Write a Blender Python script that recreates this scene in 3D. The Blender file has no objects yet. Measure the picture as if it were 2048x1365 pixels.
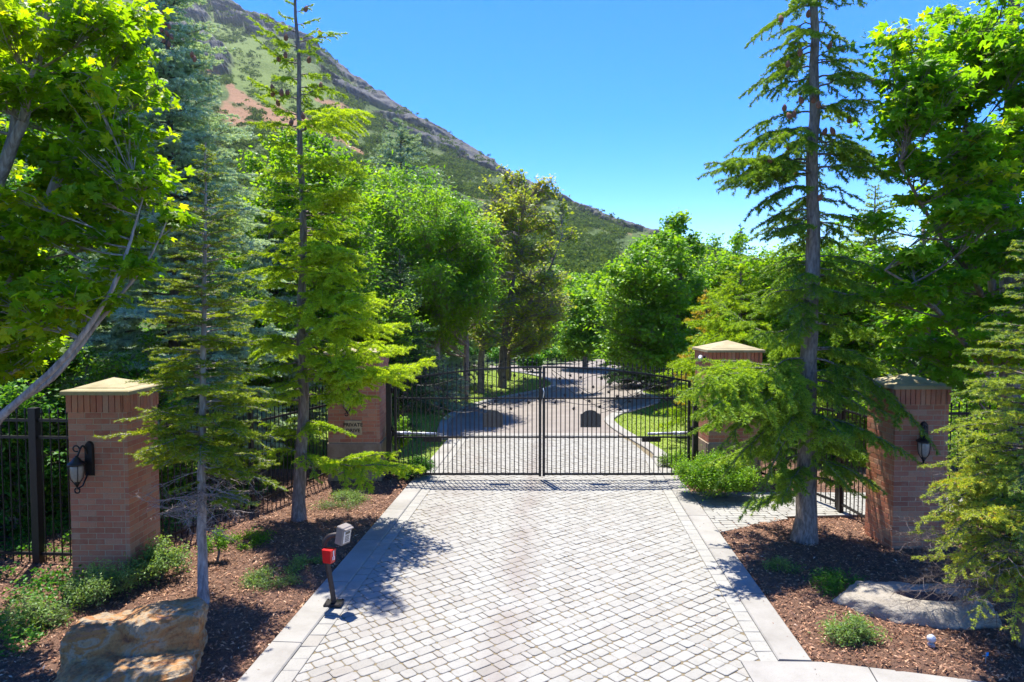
import bpy, math, random
import numpy as np
from mathutils import Vector, Matrix

C = bpy.context.scene
col = C.collection
R = math.radians
# ------------------------------------------------------------------ camera, world, sun
CAMZ = 3.3
F = 1365.3            # focal length in pixels of a 2048 px wide picture
PITCH = math.atan(62.5 / F)
cam_d = bpy.data.cameras.new('camera'); cam_d.sensor_width = 36; cam_d.lens = 24.0
cam_d.clip_end = 6000; cam_d.clip_start = 0.05
cam = bpy.data.objects.new('camera', cam_d); col.objects.link(cam)
cam.location = (0, 0, CAMZ); cam.rotation_euler = (math.pi / 2 - PITCH, 0, 0)
C.camera = cam
SUN_EL, SUN_AZ = R(70), R(-20)      # azimuth from +Y towards +X
w = bpy.data.worlds.new('World'); C.world = w; w.use_nodes = True
nt = w.node_tree; bg = nt.nodes['Background']
sky = nt.nodes.new('ShaderNodeTexSky'); sky.sky_type = 'NISHITA'; sky.sun_disc = False
sky.sun_elevation = SUN_EL; sky.sun_rotation = SUN_AZ; sky.altitude = 1500
sky.air_density = 1.0; sky.dust_density = 0.6; sky.ozone_density = 3.0
hs = nt.nodes.new('ShaderNodeHueSaturation'); hs.inputs['Saturation'].default_value = 1.52; hs.inputs['Value'].default_value = .76; hs.inputs['Hue'].default_value = .52
nt.links.new(sky.outputs[0], hs.inputs['Color']); nt.links.new(hs.outputs[0], bg.inputs[0])
bg.inputs[1].default_value = 0.125
sl = bpy.data.lights.new('sun', 'SUN'); sl.energy = 2.9; sl.angle = R(0.53); sl.color = (1, .975, .93)
so = bpy.data.objects.new('sun', sl); col.objects.link(so)
sd = Vector((math.sin(SUN_AZ) * math.cos(SUN_EL), math.cos(SUN_AZ) * math.cos(SUN_EL), math.sin(SUN_EL)))
so.rotation_euler = sd.to_track_quat('Z', 'Y').to_euler(); so.location = (0, 0, 60)
C.view_settings.view_transform = 'Standard'; C.view_settings.look = 'None'
C.view_settings.exposure = 2.0; C.view_settings.gamma = 1
C.render.engine = 'CYCLES'
C.cycles.use_denoising = True
C.cycles.max_bounces = 12; C.cycles.diffuse_bounces = 8; C.cycles.transmission_bounces = 8; C.cycles.glossy_bounces = 3
C.cycles.transparent_max_bounces = 6
C.cycles.caustics_reflective = False; C.cycles.caustics_refractive = False
C.render.film_transparent = False

# ------------------------------------------------------------------ pixel -> place helpers (2048 x 1365 picture)
cp, sp = math.cos(PITCH), math.sin(PITCH)
def ray(px, py):
    u = (px - 1024) / F; v = (682.5 - py) / F
    return np.array((u, cp + v * sp, v * cp - sp))
def W(px, py, Y):                    # point of that pixel at distance Y
    d = ray(px, py); k = Y / d[1]
    return np.array((d[0] * k, Y, CAMZ + d[2] * k))
def G(px, py, z=0.0):                # point of that pixel on the ground
    d = ray(px, py); k = (z - CAMZ) / d[2]
    return np.array((d[0] * k, d[1] * k, z))

# ------------------------------------------------------------------ object helpers
ORG = {}
def tag(o, label=None, cat=None, group=None, kind=None):
    if label: o['label'] = label
    if cat: o['category'] = cat
    if group: o['group'] = group
    if kind: o['kind'] = kind
    return o
def thing(name, label, cat, loc=(0, 0, 0), group=None):
    o = bpy.data.objects.new(name, None); o.empty_display_size = .2
    col.objects.link(o); o.location = [float(c) for c in loc]; ORG[o.name] = np.array(loc, float)
    return tag(o, label, cat, group)
class MB:
    """collects faces in world coordinates; every vertex carries a value v"""
    def __init__(s): s.V = []; s.F = []; s.A = []; s.n = 0
    def add(s, V, Fc, a=0.5):
        V = np.asarray(V, float).reshape(-1, 3)
        s.V.append(V); s.A.append(np.broadcast_to(np.asarray(a, float), (len(V),)).copy())
        if isinstance(Fc, np.ndarray):
            s.F.append(Fc + s.n)
        else:
            by = {}
            for f in Fc: by.setdefault(len(f), []).append(f)
            for k in by: s.F.append(np.array(by[k], int) + s.n)
        s.n += len(V)
    def box(s, c, size, rz=0.0, a=0.5, tilt=None):
        x, y, z = np.array(size) / 2
        P = np.array([(-x,-y,-z),(x,-y,-z),(x,y,-z),(-x,y,-z),(-x,-y,z),(x,-y,z),(x,y,z),(-x,y,z)])
        if tilt is not None: P = P @ np.array(tilt).T
        if rz: P = P @ np.array(((math.cos(rz), math.sin(rz), 0), (-math.sin(rz), math.cos(rz), 0), (0, 0, 1)))
        s.add(P + np.array(c), [(0,3,2,1),(4,5,6,7),(0,1,5,4),(1,2,6,5),(2,3,7,6),(3,0,4,7)], a)
    def bbox(s, c, size, bev=.004, a=0.5, rz=0.0):
        """box with chamfered vertical edges and top"""
        x, y, z = np.array(size) / 2; b = bev
        ring = [(-x+b,-y),(x-b,-y),(x,-y+b),(x,y-b),(x-b,y),(-x+b,y),(-x,y-b),(-x,-y+b)]
        ring2 = [(-x+b,-y+b),(x-b,-y+b),(x-b,-y+b),(x-b,y-b),(x-b,y-b),(-x+b,y-b),(-x+b,y-b),(-x+b,-y+b)]
        P = [(p[0], p[1], -z) for p in ring] + [(p[0], p[1], z-b) for p in ring] + [(p[0], p[1], z) for p in ring2]
        P = np.array(P)
        if rz: P = P @ np.array(((math.cos(rz), math.sin(rz), 0), (-math.sin(rz), math.cos(rz), 0), (0, 0, 1)))
        Fc = [tuple(range(7, -1, -1)), (16, 17, 19, 21)]
        for i in range(8):
            j = (i + 1) % 8
            Fc.append((i, j, 8 + j, 8 + i)); Fc.append((8 + i, 8 + j, 16 + j, 16 + i))
        s.add(P + np.array(c), Fc, a)
    def tube(s, pts, rad, sides=8, a=0.5, cap=True, jit=0.0, rng=None):
        pts = np.asarray(pts, float); n = len(pts); rad = np.broadcast_to(np.asarray(rad, float), (n,))
        T = np.gradient(pts, axis=0); T /= np.linalg.norm(T, axis=1)[:, None] + 1e-9
        ref = np.array((0, 0, 1.)) if abs(T[0][2]) < .9 else np.array((0, 1., 0))
        U = np.cross(T, ref); U /= np.linalg.norm(U, axis=1)[:, None] + 1e-9; Wv = np.cross(U, T)
        ang = np.arange(sides) / sides * 2 * math.pi
        rr = rad[:, None] * np.ones(sides)[None]
        if jit and rng is not None: rr = rr * (1 + jit * rng.standard_normal((n, sides)))
        V = pts[:, None] + U[:, None] * (np.cos(ang)[None] * rr)[..., None] + Wv[:, None] * (np.sin(ang)[None] * rr)[..., None]
        i = np.arange(n - 1)[:, None] * sides; k = np.arange(sides)[None]; k2 = (k + 1) % sides
        Fq = np.stack([i + k, i + k2, i + sides + k2, i + sides + k], -1).reshape(-1, 4)
        V = V.reshape(-1, 3); Fc = [tuple(f) for f in Fq] if n * sides < 200 else None
        if Fc is None: s.add(V, Fq, a)
        else:
            if cap: Fc += [tuple(range(sides - 1, -1, -1)), tuple(range((n - 1) * sides, n * sides))]
            s.add(V, Fc, a)
    def lathe(s, prof, c, sides=20, a=0.5, axis=None):
        prof = np.asarray(prof, float); n = len(prof); ang = np.arange(sides) / sides * 2 * math.pi
        V = np.stack([prof[:, 0:1] * np.cos(ang), prof[:, 0:1] * np.sin(ang), prof[:, 1:2] + 0 * ang], -1).reshape(-1, 3)
        if axis is not None:
            q = Vector(axis).to_track_quat('Z', 'Y').to_matrix(); V = V @ np.array(q).T
        Fc = [(i*sides+k, i*sides+(k+1) % sides, (i+1)*sides+(k+1) % sides, (i+1)*sides+k) for i in range(n-1) for k in range(sides)]
        Fc += [tuple(range(sides - 1, -1, -1)), tuple(range((n - 1) * sides, n * sides))]
        s.add(V + np.array(c), Fc, a)
    def prism(s, poly, z0, z1, a=0.5):
        poly = [tuple(p[:2]) for p in poly]
        ar = sum(poly[i][0]*poly[(i+1) % len(poly)][1] - poly[(i+1) % len(poly)][0]*poly[i][1] for i in range(len(poly)))
        if ar < 0: poly = poly[::-1]
        n = len(poly); V = [(p[0], p[1], z0) for p in poly] + [(p[0], p[1], z1) for p in poly]
        s.add(V, [tuple(range(n - 1, -1, -1)), tuple(range(n, 2 * n))] + [(i, (i+1) % n, n+(i+1) % n, n+i) for i in range(n)], a)
    def build(s, name, mat, parent=None, smooth=False):
        off = ORG[parent.name] if parent is not None else np.zeros(3)
        V = (np.concatenate(s.V) - off).astype(np.float32); me = bpy.data.meshes.new(name)
        loops = []; tot = []
        for f in s.F: loops.append(f.reshape(-1)); tot.append(np.full(len(f), f.shape[1]))
        loops = np.concatenate(loops).astype(np.int32); tot = np.concatenate(tot).astype(np.int32)
        st = np.concatenate(([0], np.cumsum(tot)[:-1])).astype(np.int32)
        me.vertices.add(len(V)); me.vertices.foreach_set('co', V.ravel())
        me.loops.add(len(loops)); me.loops.foreach_set('vertex_index', loops)
        me.polygons.add(len(tot)); me.polygons.foreach_set('loop_start', st); me.polygons.foreach_set('loop_total', tot)
        me.polygons.foreach_set('use_smooth', np.full(len(tot), bool(smooth)))
        at = me.attributes.new('v', 'FLOAT', 'POINT'); at.data.foreach_set('value', np.concatenate(s.A).astype(np.float32))
        me.update(calc_edges=True)
        me.materials.append(mat)
        o = bpy.data.objects.new(name, me); col.objects.link(o)
        if parent is not None: o.parent = parent
        ORG[o.name] = off
        return o
def children(o): return [x for x in list(col.objects) if x.parent == o]
def copy_tree(o, parent=None):
    c = o.copy(); col.objects.link(c); c.parent = parent
    for ch in CH.get(o.name, []): copy_tree(ch, c)
    return c
CH = {}
def index_children():
    CH.clear()
    for x in col.objects:
        if x.parent is not None: CH.setdefault(x.parent.name, []).append(x)
def dup(root, loc, label, rz=0.0, scale=(1, 1, 1), group=None):
    c = copy_tree(root); c.location = [float(q) for q in loc]; c.rotation_euler = (0, 0, rz); c.scale = scale
    tag(c, label, None, group); return c

# ------------------------------------------------------------------ materials
def mat(name):
    m = bpy.data.materials.new(name); m.use_nodes = True
    return m, m.node_tree, m.node_tree.nodes['Principled BSDF']
def N(nt, t, **kw):
    n = nt.nodes.new(t)
    for k, v in kw.items(): setattr(n, k, v)
    return n
def ramp(nt, fac, stops):
    r = N(nt, 'ShaderNodeValToRGB'); e = r.color_ramp.elements
    while len(e) < len(stops): e.new(.5)
    for q, (p, c) in zip(e, stops): q.position = p; q.color = (*c, 1)
    nt.links.new(fac, r.inputs[0]); return r.outputs[0]
def noise(nt, scale, detail=4, rough=.55, vec=None, dist=0.0):
    n = N(nt, 'ShaderNodeTexNoise'); n.inputs['Scale'].default_value = scale
    n.inputs['Detail'].default_value = detail; n.inputs['Roughness'].default_value = rough; n.inputs['Distortion'].default_value = dist
    if vec is not None: nt.links.new(vec, n.inputs['Vector'])
    return n.outputs[0]
def attr(nt, name='v'):
    a = N(nt, 'ShaderNodeAttribute'); a.attribute_name = name; return a.outputs['Fac']
def mixc(nt, fac, a, b, mode='MIX'):
    m = N(nt, 'ShaderNodeMix', data_type='RGBA', blend_type=mode)
    for k, v in ((0, fac), (6, a), (7, b)):
        if isinstance(v, (int, float)): m.inputs[k].default_value = v
        elif isinstance(v, tuple): m.inputs[k].default_value = (*v, 1)
        else: nt.links.new(v, m.inputs[k])
    return m.outputs[2]
def mth(nt, op, a, b=0.0, clamp=False):
    m = N(nt, 'ShaderNodeMath', operation=op, use_clamp=clamp)
    for k, v in ((0, a), (1, b)):
        if isinstance(v, (int, float)): m.inputs[k].default_value = v
        else: nt.links.new(v, m.inputs[k])
    return m.outputs[0]
def objvec(nt, scale=(1, 1, 1)):
    t = N(nt, 'ShaderNodeTexCoord'); m = N(nt, 'ShaderNodeMapping'); m.inputs['Scale'].default_value = scale
    nt.links.new(t.outputs['Object'], m.inputs[0]); return m.outputs[0]
def bump(nt, b, h, strength=.3, dist=.01):
    n = N(nt, 'ShaderNodeBump'); n.inputs['Strength'].default_value = strength; n.inputs['Distance'].default_value = dist
    nt.links.new(h, n.inputs['Height']); nt.links.new(n.outputs[0], b.inputs['Normal'])
def m_leaf(name, stops, trans=.42, tcol=(1.08, 1.0, .25), rough=.45, spec=.22, tb=2.1):
    m, nt, b = mat(name)
    c = ramp(nt, attr(nt), stops)
    nt.links.new(c, b.inputs['Base Color']); b.inputs['Roughness'].default_value = rough
    b.inputs['Specular IOR Level'].default_value = spec
    tr = N(nt, 'ShaderNodeBsdfTranslucent')
    k = mixc(nt, 1.0, c, (tcol[0] * tb, tcol[1] * tb, tcol[2] * tb), 'MULTIPLY')
    nt.links.new(k, tr.inputs[0])
    ms = N(nt, 'ShaderNodeMixShader'); ms.inputs[0].default_value = trans
    nt.links.new(b.outputs[0], ms.inputs[1]); nt.links.new(tr.outputs[0], ms.inputs[2])
    nt.links.new(ms.outputs[0], nt.nodes['Material Output'].inputs[0])
    return m
def m_bark(name, c1, c2, c3, sc=(14, 14, 3)):
    m, nt, b = mat(name); v = objvec(nt, sc)
    n1 = noise(nt, 2.0, 6, .6, v, .4); c = ramp(nt, n1, [(.3, c1), (.52, c2), (.72, c3)])
    nt.links.new(c, b.inputs['Base Color']); b.inputs['Roughness'].default_value = .9
    bump(nt, b, n1, .8, .02); return m
def m_flat(name, c, rough=.5, metal=0.0, nsc=0, var=.15):
    m, nt, b = mat(name); b.inputs['Roughness'].default_value = rough; b.inputs['Metallic'].default_value = metal
    n1 = noise(nt, nsc or 20, 4, .6, objvec(nt))
    cc = ramp(nt, n1, [(.3, tuple(x * (1 - var) for x in c)), (.7, tuple(min(1, x * (1 + var)) for x in c))])
    nt.links.new(cc, b.inputs['Base Color']); return m

def m_brick():
    m, nt, b = mat('brick'); v = attr(nt)
    c = ramp(nt, v, [(0, (.34, .10, .048)), (.3, (.50, .17, .078)), (.6, (.42, .135, .072)), (.8, (.54, .21, .10)), (1, (.43, .23, .14))])
    n1 = noise(nt, 9, 5, .65, objvec(nt)); n2 = noise(nt, 60, 4, .6, objvec(nt))
    c = mixc(nt, ramp(nt, n1, [(.45, (0, 0, 0)), (.75, (.6, .6, .6))]), c, (.40, .25, .15))
    c = mixc(nt, ramp(nt, n2, [(.3, (.35, .35, .35)), (.55, (0, 0, 0))]), c, (.30, .11, .08))
    nt.links.new(c, b.inputs['Base Color']); b.inputs['Roughness'].default_value = .85
    bump(nt, b, n2, .5, .004); return m
def m_conc(name, c1, c2, c3, sc=2.5):
    m, nt, b = mat(name); v = objvec(nt)
    n1 = noise(nt, sc, 6, .65, v); n2 = noise(nt, 120, 3, .6, v)
    c = ramp(nt, n1, [(.28, c1), (.5, c2), (.72, c3)])
    c = mixc(nt, ramp(nt, n2, [(.35, (.3, .3, .3)), (.5, (0, 0, 0))]), c, c1)
    nt.links.new(c, b.inputs['Base Color']); b.inputs['Roughness'].default_value = .85
    bump(nt, b, n2, .3, .003); return m
def m_paver():
    m, nt, b = mat('paver'); v = attr(nt); o = objvec(nt)
    c = ramp(nt, v, [(0, (.235, .218, .178)), (.25, (.268, .252, .208)), (.6, (.285, .270, .226)), (.85, (.30, .285, .24)), (1, (.262, .24, .195))])
    n1 = noise(nt, 1.1, 5, .6, o); n2 = noise(nt, 45, 5, .7, o); n3 = noise(nt, 7, 5, .65, o)
    # reddish stain streak along the drive, and a wider reddish tint left of it
    sx = N(nt, 'ShaderNodeSeparateXYZ'); nt.links.new(o, sx.inputs[0])
    xx = mth(nt, 'SUBTRACT', sx.outputs[0], mth(nt, 'MULTIPLY', sx.outputs[1], .075))
    def streak(x0, wd):
        d = mth(nt, 'DIVIDE', mth(nt, 'ABSOLUTE', mth(nt, 'SUBTRACT', xx, x0)), wd)
        return mth(nt, 'SUBTRACT', 1.0, d, True)
    st = mth(nt, 'ADD', streak(-.58, .33), mth(nt, 'MULTIPLY', streak(-1.9, .9), .6))
    st = mth(nt, 'MULTIPLY', st, ramp(nt, n1, [(.36, (.1,)*3), (.56, (1,)*3)]))
    c = mixc(nt, mth(nt, 'MULTIPLY', st, .5, True), c, (.165, .118, .092))
    c = mixc(nt, ramp(nt, n3, [(.5, (0, 0, 0)), (.8, (.45,)*3)]), c, (.165, .152, .122))
    c = mixc(nt, ramp(nt, n2, [(.3, (.4,)*3), (.48, (0, 0, 0))]), c, (.14, .125, .10))
    nt.links.new(c, b.inputs['Base Color']); b.inputs['Roughness'].default_value = .8
    bump(nt, b, n2, .35, .004); return m
def m_ground(name, stops, sc, sc2, bs=.5, bd=.03, mixf=.5):
    m, nt, b = mat(name); o = objvec(nt)
    n1 = noise(nt, sc, 6, .7, o); n2 = noise(nt, sc2, 6, .75, o)
    f = mth(nt, 'ADD', mth(nt, 'MULTIPLY', n1, 1 - mixf), mth(nt, 'MULTIPLY', n2, mixf))
    nt.links.new(ramp(nt, f, stops), b.inputs['Base Color']); b.inputs['Roughness'].default_value = .95
    bump(nt, b, n2, bs, bd); return m

BRICK = m_brick()
MORTAR = m_flat('mortar', (.42, .29, .17), .9, 0, 30)
CAPM = m_conc('cap stone', (.26, .205, .095), (.34, .275, .14), (.40, .33, .18), 5)
STONE = m_conc('base stone', (.20, .135, .08), (.28, .195, .12), (.36, .27, .18), 4)
CONC = m_conc('concrete', (.19, .17, .135), (.27, .25, .21), (.32, .30, .255), 1.3)
PAVER = m_paver()
JOINT = m_ground('joint sand', [(.3, (.09, .07, .035)), (.5, (.19, .145, .08)), (.7, (.11, .11, .045))], 6, 60)
MULCH = m_ground('mulch soil', [(.3, (.05, .026, .016)), (.5, (.16, .08, .042)), (.7, (.32, .17, .10))], 8, 70, .9, .04, .6)
CHIP = m_leaf('bark chip', [(0, (.09, .042, .024)), (.3, (.22, .10, .052)), (.6, (.38, .19, .10)), (.85, (.56, .32, .17)), (1, (.72, .55, .38))], 0.0, rough=.6)
ROADM = m_conc('road aggregate', (.17, .14, .11), (.205, .17, .135), (.24, .205, .165), 1.5)
ASPH = m_flat('asphalt', (.06, .06, .06), .9, 0, 40)
LAWN = m_ground('lawn turf', [(.32, (.10, .16, .012)), (.5, (.16, .22, .018)), (.68, (.23, .26, .03))], 1.2, 60, .6, .03, .5)
FIELD = m_ground('wild ground', [(.3, (.04, .06, .02)), (.5, (.07, .10, .03)), (.7, (.12, .11, .05))], .08, 2, .6, .1, .5)
IRON = m_flat('black iron', (.018, .014, .013), .42, .3, 30, .3)
IRONB = m_flat('bronze brown iron', (.035, .024, .022), .5, .2, 30, .3)
STEEL = m_flat('galvanised grey', (.55, .55, .56), .4, .4, 15)
BEIGE = m_flat('beige plastic', (.20, .165, .14), .5, 0, 15, .06)
DARKP = m_flat('dark panel', (.07, .065, .06), .4, 0, 15)
REDP = m_flat('red paint', (.58, .012, .012), .35, 0, 15, .08)
WHITEP = m_flat('white paint', (.8, .8, .78), .5, 0, 15, .04)
BLUEP = m_flat('blue plastic', (.02, .30, .75), .4, 0, 15, .05)
BRASS = m_flat('bronze plaque', (.46, .33, .17), .6, .0, 12, .15)
FROST = m_flat('frosted glass', (.33, .28, .22), .25, 0, 25, .15)
CLEAR = m_flat('clear plastic lens', (.5, .52, .54), .12, 0, 15, .05)
def m_rock(name, stops, sc=3):
    m, nt, b = mat(name); o = objvec(nt); n1 = noise(nt, sc, 7, .62, objvec(nt, (1, 1, 2.2)), .8); n2 = noise(nt, 24, 6, .7, o)
    c = ramp(nt, n1, stops)
    c = mixc(nt, ramp(nt, n2, [(.34, (.5,)*3), (.5, (0, 0, 0))]), c, tuple(x * .45 for x in stops[0][1]))
    nt.links.new(c, b.inputs['Base Color']); b.inputs['Roughness'].default_value = .8
    bump(nt, b, mth(nt, 'ADD', n1, mth(nt, 'MULTIPLY', n2, .4)), .9, .05); return m
SANDST = m_rock('ochre sandstone', [(.30, (0.118, 0.044, 0.016)), (.40, (0.340, 0.141, 0.037)), (.46, (0.370, 0.200, 0.067)), (.52, (0.311, 0.244, 0.148)), (.56, (0.370, 0.163, 0.037)), (.63, (.30, .13, .05)), (.70, (0.326, 0.303, 0.259))], 2.0)
PALEROCK = m_rock('pale pink sandstone', [(.3, (.20, .165, .12)), (.45, (.31, .265, .20)), (.6, (.36, .31, .235)), (.75, (.40, .34, .26))], 1.6)
BROWNROCK = m_rock('brown rock', [(.3, (.07, .035, .025)), (.5, (.14, .075, .055)), (.75, (.24, .14, .10))], 3)

K_MAPLE = [(0, (.10, .21, .006)), (.5, (.18, .29, .008)), (.8, (.27, .34, .010)), (1, (.36, .34, .012))]
L_MAPLE = m_leaf('maple leaf', K_MAPLE, .60)
L_MAPLE2 = m_leaf('green maple leaf', [(0, (.075, .20, .010)), (.5, (.13, .27, .012)), (.85, (.22, .32, .012)), (1, (.36, .38, .015))], .60)
L_BRIGHT = m_leaf('bright leaf', [(0, (.09, .21, .008)), (.5, (.15, .29, .010)), (1, (.28, .38, .016))], .48)
L_MID = m_leaf('mid green leaf', [(0, (.095, .22, .012)), (.5, (.15, .29, .018)), (1, (.26, .38, .03))], .42)
L_OLIVE = m_leaf('olive leaf', [(0, (.16, .22, .028)), (.5, (.24, .30, .04)), (.85, (.36, .38, .06)), (1, (.45, .34, .09))], .38)
L_DARK = m_leaf('dark leaf', [(0, (.035, .12, .014)), (.6, (.07, .20, .02)), (1, (.14, .28, .03))], .35)
L_SHRUB = m_leaf('box leaf', [(0, (.07, .17, .010)), (.5, (.14, .28, .012)), (1, (.30, .40, .025))], .35)
L_SAGE = m_leaf('sage leaf', [(0, (.11, .17, .05)), (.5, (.16, .26, .06)), (1, (.28, .38, .10))], .3)
N_BLUE = m_leaf('blue spruce needle', [(0, (.09, .15, .11)), (.5, (.25, .34, .27)), (.85, (.42, .54, .45)), (1, (.52, .62, .54))], .22, rough=.55)
N_FIR = m_leaf('fir needle', [(0, (.07, .12, .02)), (.45, (.15, .23, .02)), (.8, (.26, .33, .02)), (1, (.46, .44, .03))], .28, rough=.5)
N_CEDAR = m_leaf('yellow cedar needle', [(0, (.08, .13, .014)), (.4, (.16, .25, .016)), (.75, (.26, .39, .02)), (1, (.42, .52, .03))], .34, rough=.5)
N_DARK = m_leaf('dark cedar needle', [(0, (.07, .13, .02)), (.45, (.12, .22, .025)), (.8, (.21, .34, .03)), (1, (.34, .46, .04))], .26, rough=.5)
N_GOLD = m_leaf('golden conifer needle', [(0, (.12, .12, .02)), (.5, (.30, .25, .03)), (1, (.52, .40, .04))], .3)
N_DEEP = m_leaf('deep green needle', [(0, (.012, .035, .015)), (.5, (.028, .075, .03)), (1, (.07, .15, .05))], .15)
N_RIGHT = m_leaf('spruce needle with yellow tip', [(0, (.08, .15, .08)), (.3, (.16, .26, .12)), (.5, (.22, .32, .06)), (.75, (.38, .44, .05)), (.97, (.42, .44, .05)), (1, (.62, .30, .08))], .24, rough=.5)
B_GREY = m_bark('grey bark', (.10, .072, .056), (.22, .165, .135), (.37, .30, .255))
B_PALE = m_bark('pale bark', (.17, .125, .10), (.34, .275, .235), (.50, .43, .375))
B_BROWN = m_bark('brown bark', (.06, .042, .034), (.15, .11, .088), (.27, .21, .175))
B_MID = m_bark('mid bark', (.10, .075, .06), (.24, .185, .15), (.38, .31, .26), (16, 16, 4))
CONE = m_bark('cone', (.14, .055, .03), (.30, .12, .065), (.42, .20, .12), (30, 30, 60))

# ------------------------------------------------------------------ leaf and needle engines
def frames(nrm, hd):
    nrm = nrm / (np.linalg.norm(nrm, axis=1)[:, None] + 1e-9)
    t = hd - (hd * nrm).sum(1)[:, None] * nrm; t /= np.linalg.norm(t, axis=1)[:, None] + 1e-9
    return nrm, t, np.cross(nrm, t)
def mk_maple():
    P = [(0, 1.0), (13, .70), (25, .50), (37, .74), (50, .93), (64, .66), (80, .42), (100, .55), (118, .60), (150, .34), (172, .14)]
    pts = [(r * math.cos(R(a)), r * math.sin(R(a))) for a, r in P] + [(r * math.cos(R(a)), -r * math.sin(R(a))) for a, r in P[:0:-1]]
    V = [(0, 0, 0)] + [(x, y, -.22 * (x * x + y * y) + .06 * abs(y)) for x, y in pts]
    n = len(pts); return np.array(V), np.array([(0, 1 + i, 1 + (i + 1) % n) for i in range(n)])
LT = {
 'maple': mk_maple(),
 'maple6': (np.array([(0, 0, 0), (1, 0, -.2), (.3, .28, .02), (.55, .75, -.15), (-.1, .45, 0), (-.35, .5, -.1), (-.2, 0, 0), (-.35, -.5, -.1), (-.1, -.45, 0), (.55, -.75, -.15), (.3, -.28, .02)]),
            np.array([(0, 10, 1), (0, 1, 2), (0, 2, 3), (0, 3, 4), (0, 4, 5), (0, 5, 6), (0, 6, 7), (0, 7, 8), (0, 8, 9), (0, 9, 10)])),
 'oval': (np.array([(-.1, 0, 0), (.35, .36, .08), (1, 0, -.12), (.35, -.36, .08), (.4, 0, -.03)]), np.array([(0, 4, 1), (1, 4, 2), (2, 4, 3), (3, 4, 0)])),
 'narrow': (np.array([(-.1, 0, 0), (.4, .17, .05), (1.1, 0, -.22), (.4, -.17, .05)]), np.array([(0, 3, 1), (1, 3, 2)])),
 'tri': (np.array([(-.2, -.4, 0), (1, 0, 0), (-.2, .45, 0)]), np.array([(0, 1, 2)])),
 'quad': (np.array([(-.3, 0, 0), (.3, .42, .1), (1, 0, -.1), (.3, -.42, .1)]), np.array([(0, 3, 1), (1, 3, 2)])),
}
def leaves(mb, P, nrm, hd, size, kind, val):
    T, Fc = LT[kind]; nrm, t, s = frames(nrm, hd); k = len(T); n = len(P)
    V = P[:, None] + size[:, None, None] * (T[None, :, 0, None] * t[:, None] + T[None, :, 1, None] * s[:, None] + T[None, :, 2, None] * nrm[:, None])
    FF = (Fc[None] + (np.arange(n) * k)[:, None, None]).reshape(-1, Fc.shape[1])
    mb.add(V.reshape(-1, 3), FF, np.repeat(val, k))
def seg_tubes(mb, A, B, ra, rb, sides=3, a=.5):
    A = np.asarray(A, float); B = np.asarray(B, float)
    if not len(A): return
    n = len(A); T = B - A; T /= np.linalg.norm(T, axis=1)[:, None] + 1e-9
    ref = np.where(np.abs(T[:, 2:3]) < .9, np.array([[0, 0, 1.]]), np.array([[0, 1., 0]]))
    U = np.cross(T, ref); U /= np.linalg.norm(U, axis=1)[:, None] + 1e-9; Wv = np.cross(U, T)
    ang = np.arange(sides) / sides * 2 * math.pi
    ring = U[:, None] * np.cos(ang)[None, :, None] + Wv[:, None] * np.sin(ang)[None, :, None]
    ra = np.broadcast_to(ra, (n,)); rb = np.broadcast_to(rb, (n,))
    V = np.concatenate([A[:, None] + ring * ra[:, None, None], B[:, None] + ring * rb[:, None, None]], 1)
    k = np.arange(sides); k2 = (k + 1) % sides
    Fq = np.stack([k, k2, k2 + sides, k + sides], -1)
    mb.add(V.reshape(-1, 3), (Fq[None] + (np.arange(n) * 2 * sides)[:, None, None]).reshape(-1, 4), a)
def needles(mb, A, B, val, dens, L, wd, rng, flat=0.0, fwd=.7, up=0.15):
    """needle blades set along the segments A-B"""
    A = np.asarray(A, float); B = np.asarray(B, float); val = np.asarray(val, float)
    ln = np.linalg.norm(B - A, axis=1); cnt = np.maximum(1, rng.poisson(ln * dens))
    idx = np.repeat(np.arange(len(A)), cnt); n = len(idx)
    t = rng.random(n); P = A[idx] + (B - A)[idx] * t[:, None]
    T = (B - A)[idx] / (ln[idx][:, None] + 1e-9)
    ref = np.array([[0, 0, 1.]]); S = np.cross(T, ref); S /= np.linalg.norm(S, axis=1)[:, None] + 1e-6; Un = np.cross(S, T)
    an = rng.random(n) * 2 * math.pi; cx = np.cos(an); cz = np.sin(an) * (1 - flat) + up
    D = T * fwd + S * cx[:, None] + Un * cz[:, None]; D /= np.linalg.norm(D, axis=1)[:, None] + 1e-9
    Ls = L * (.7 + .6 * rng.random(n))
    side = np.cross(D, rng.standard_normal((n, 3))); side /= np.linalg.norm(side, axis=1)[:, None] + 1e-9
    V = np.stack([P - side * wd * .5, P + side * wd * .5, P + D * Ls[:, None]], 1)
    vv = np.clip(val[idx] + rng.normal(0, .1, n), 0, 1)
    mb.add(V.reshape(-1, 3), np.arange(n * 3).reshape(-1, 3), np.repeat(vv, 3))

def bez(a, b, c, n):
    t = np.linspace(0, 1, n)[:, None]; return a * (1 - t) ** 2 + 2 * b * t * (1 - t) + c * t * t
def interp_path(path, z):
    path = np.asarray(path); i = np.clip(np.searchsorted(path[:, 2], z) - 1, 0, len(path) - 2)
    f = (z - path[i, 2]) / (path[i + 1, 2] - path[i, 2] + 1e-9); return path[i] * (1 - f) + path[i + 1] * f

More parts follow.
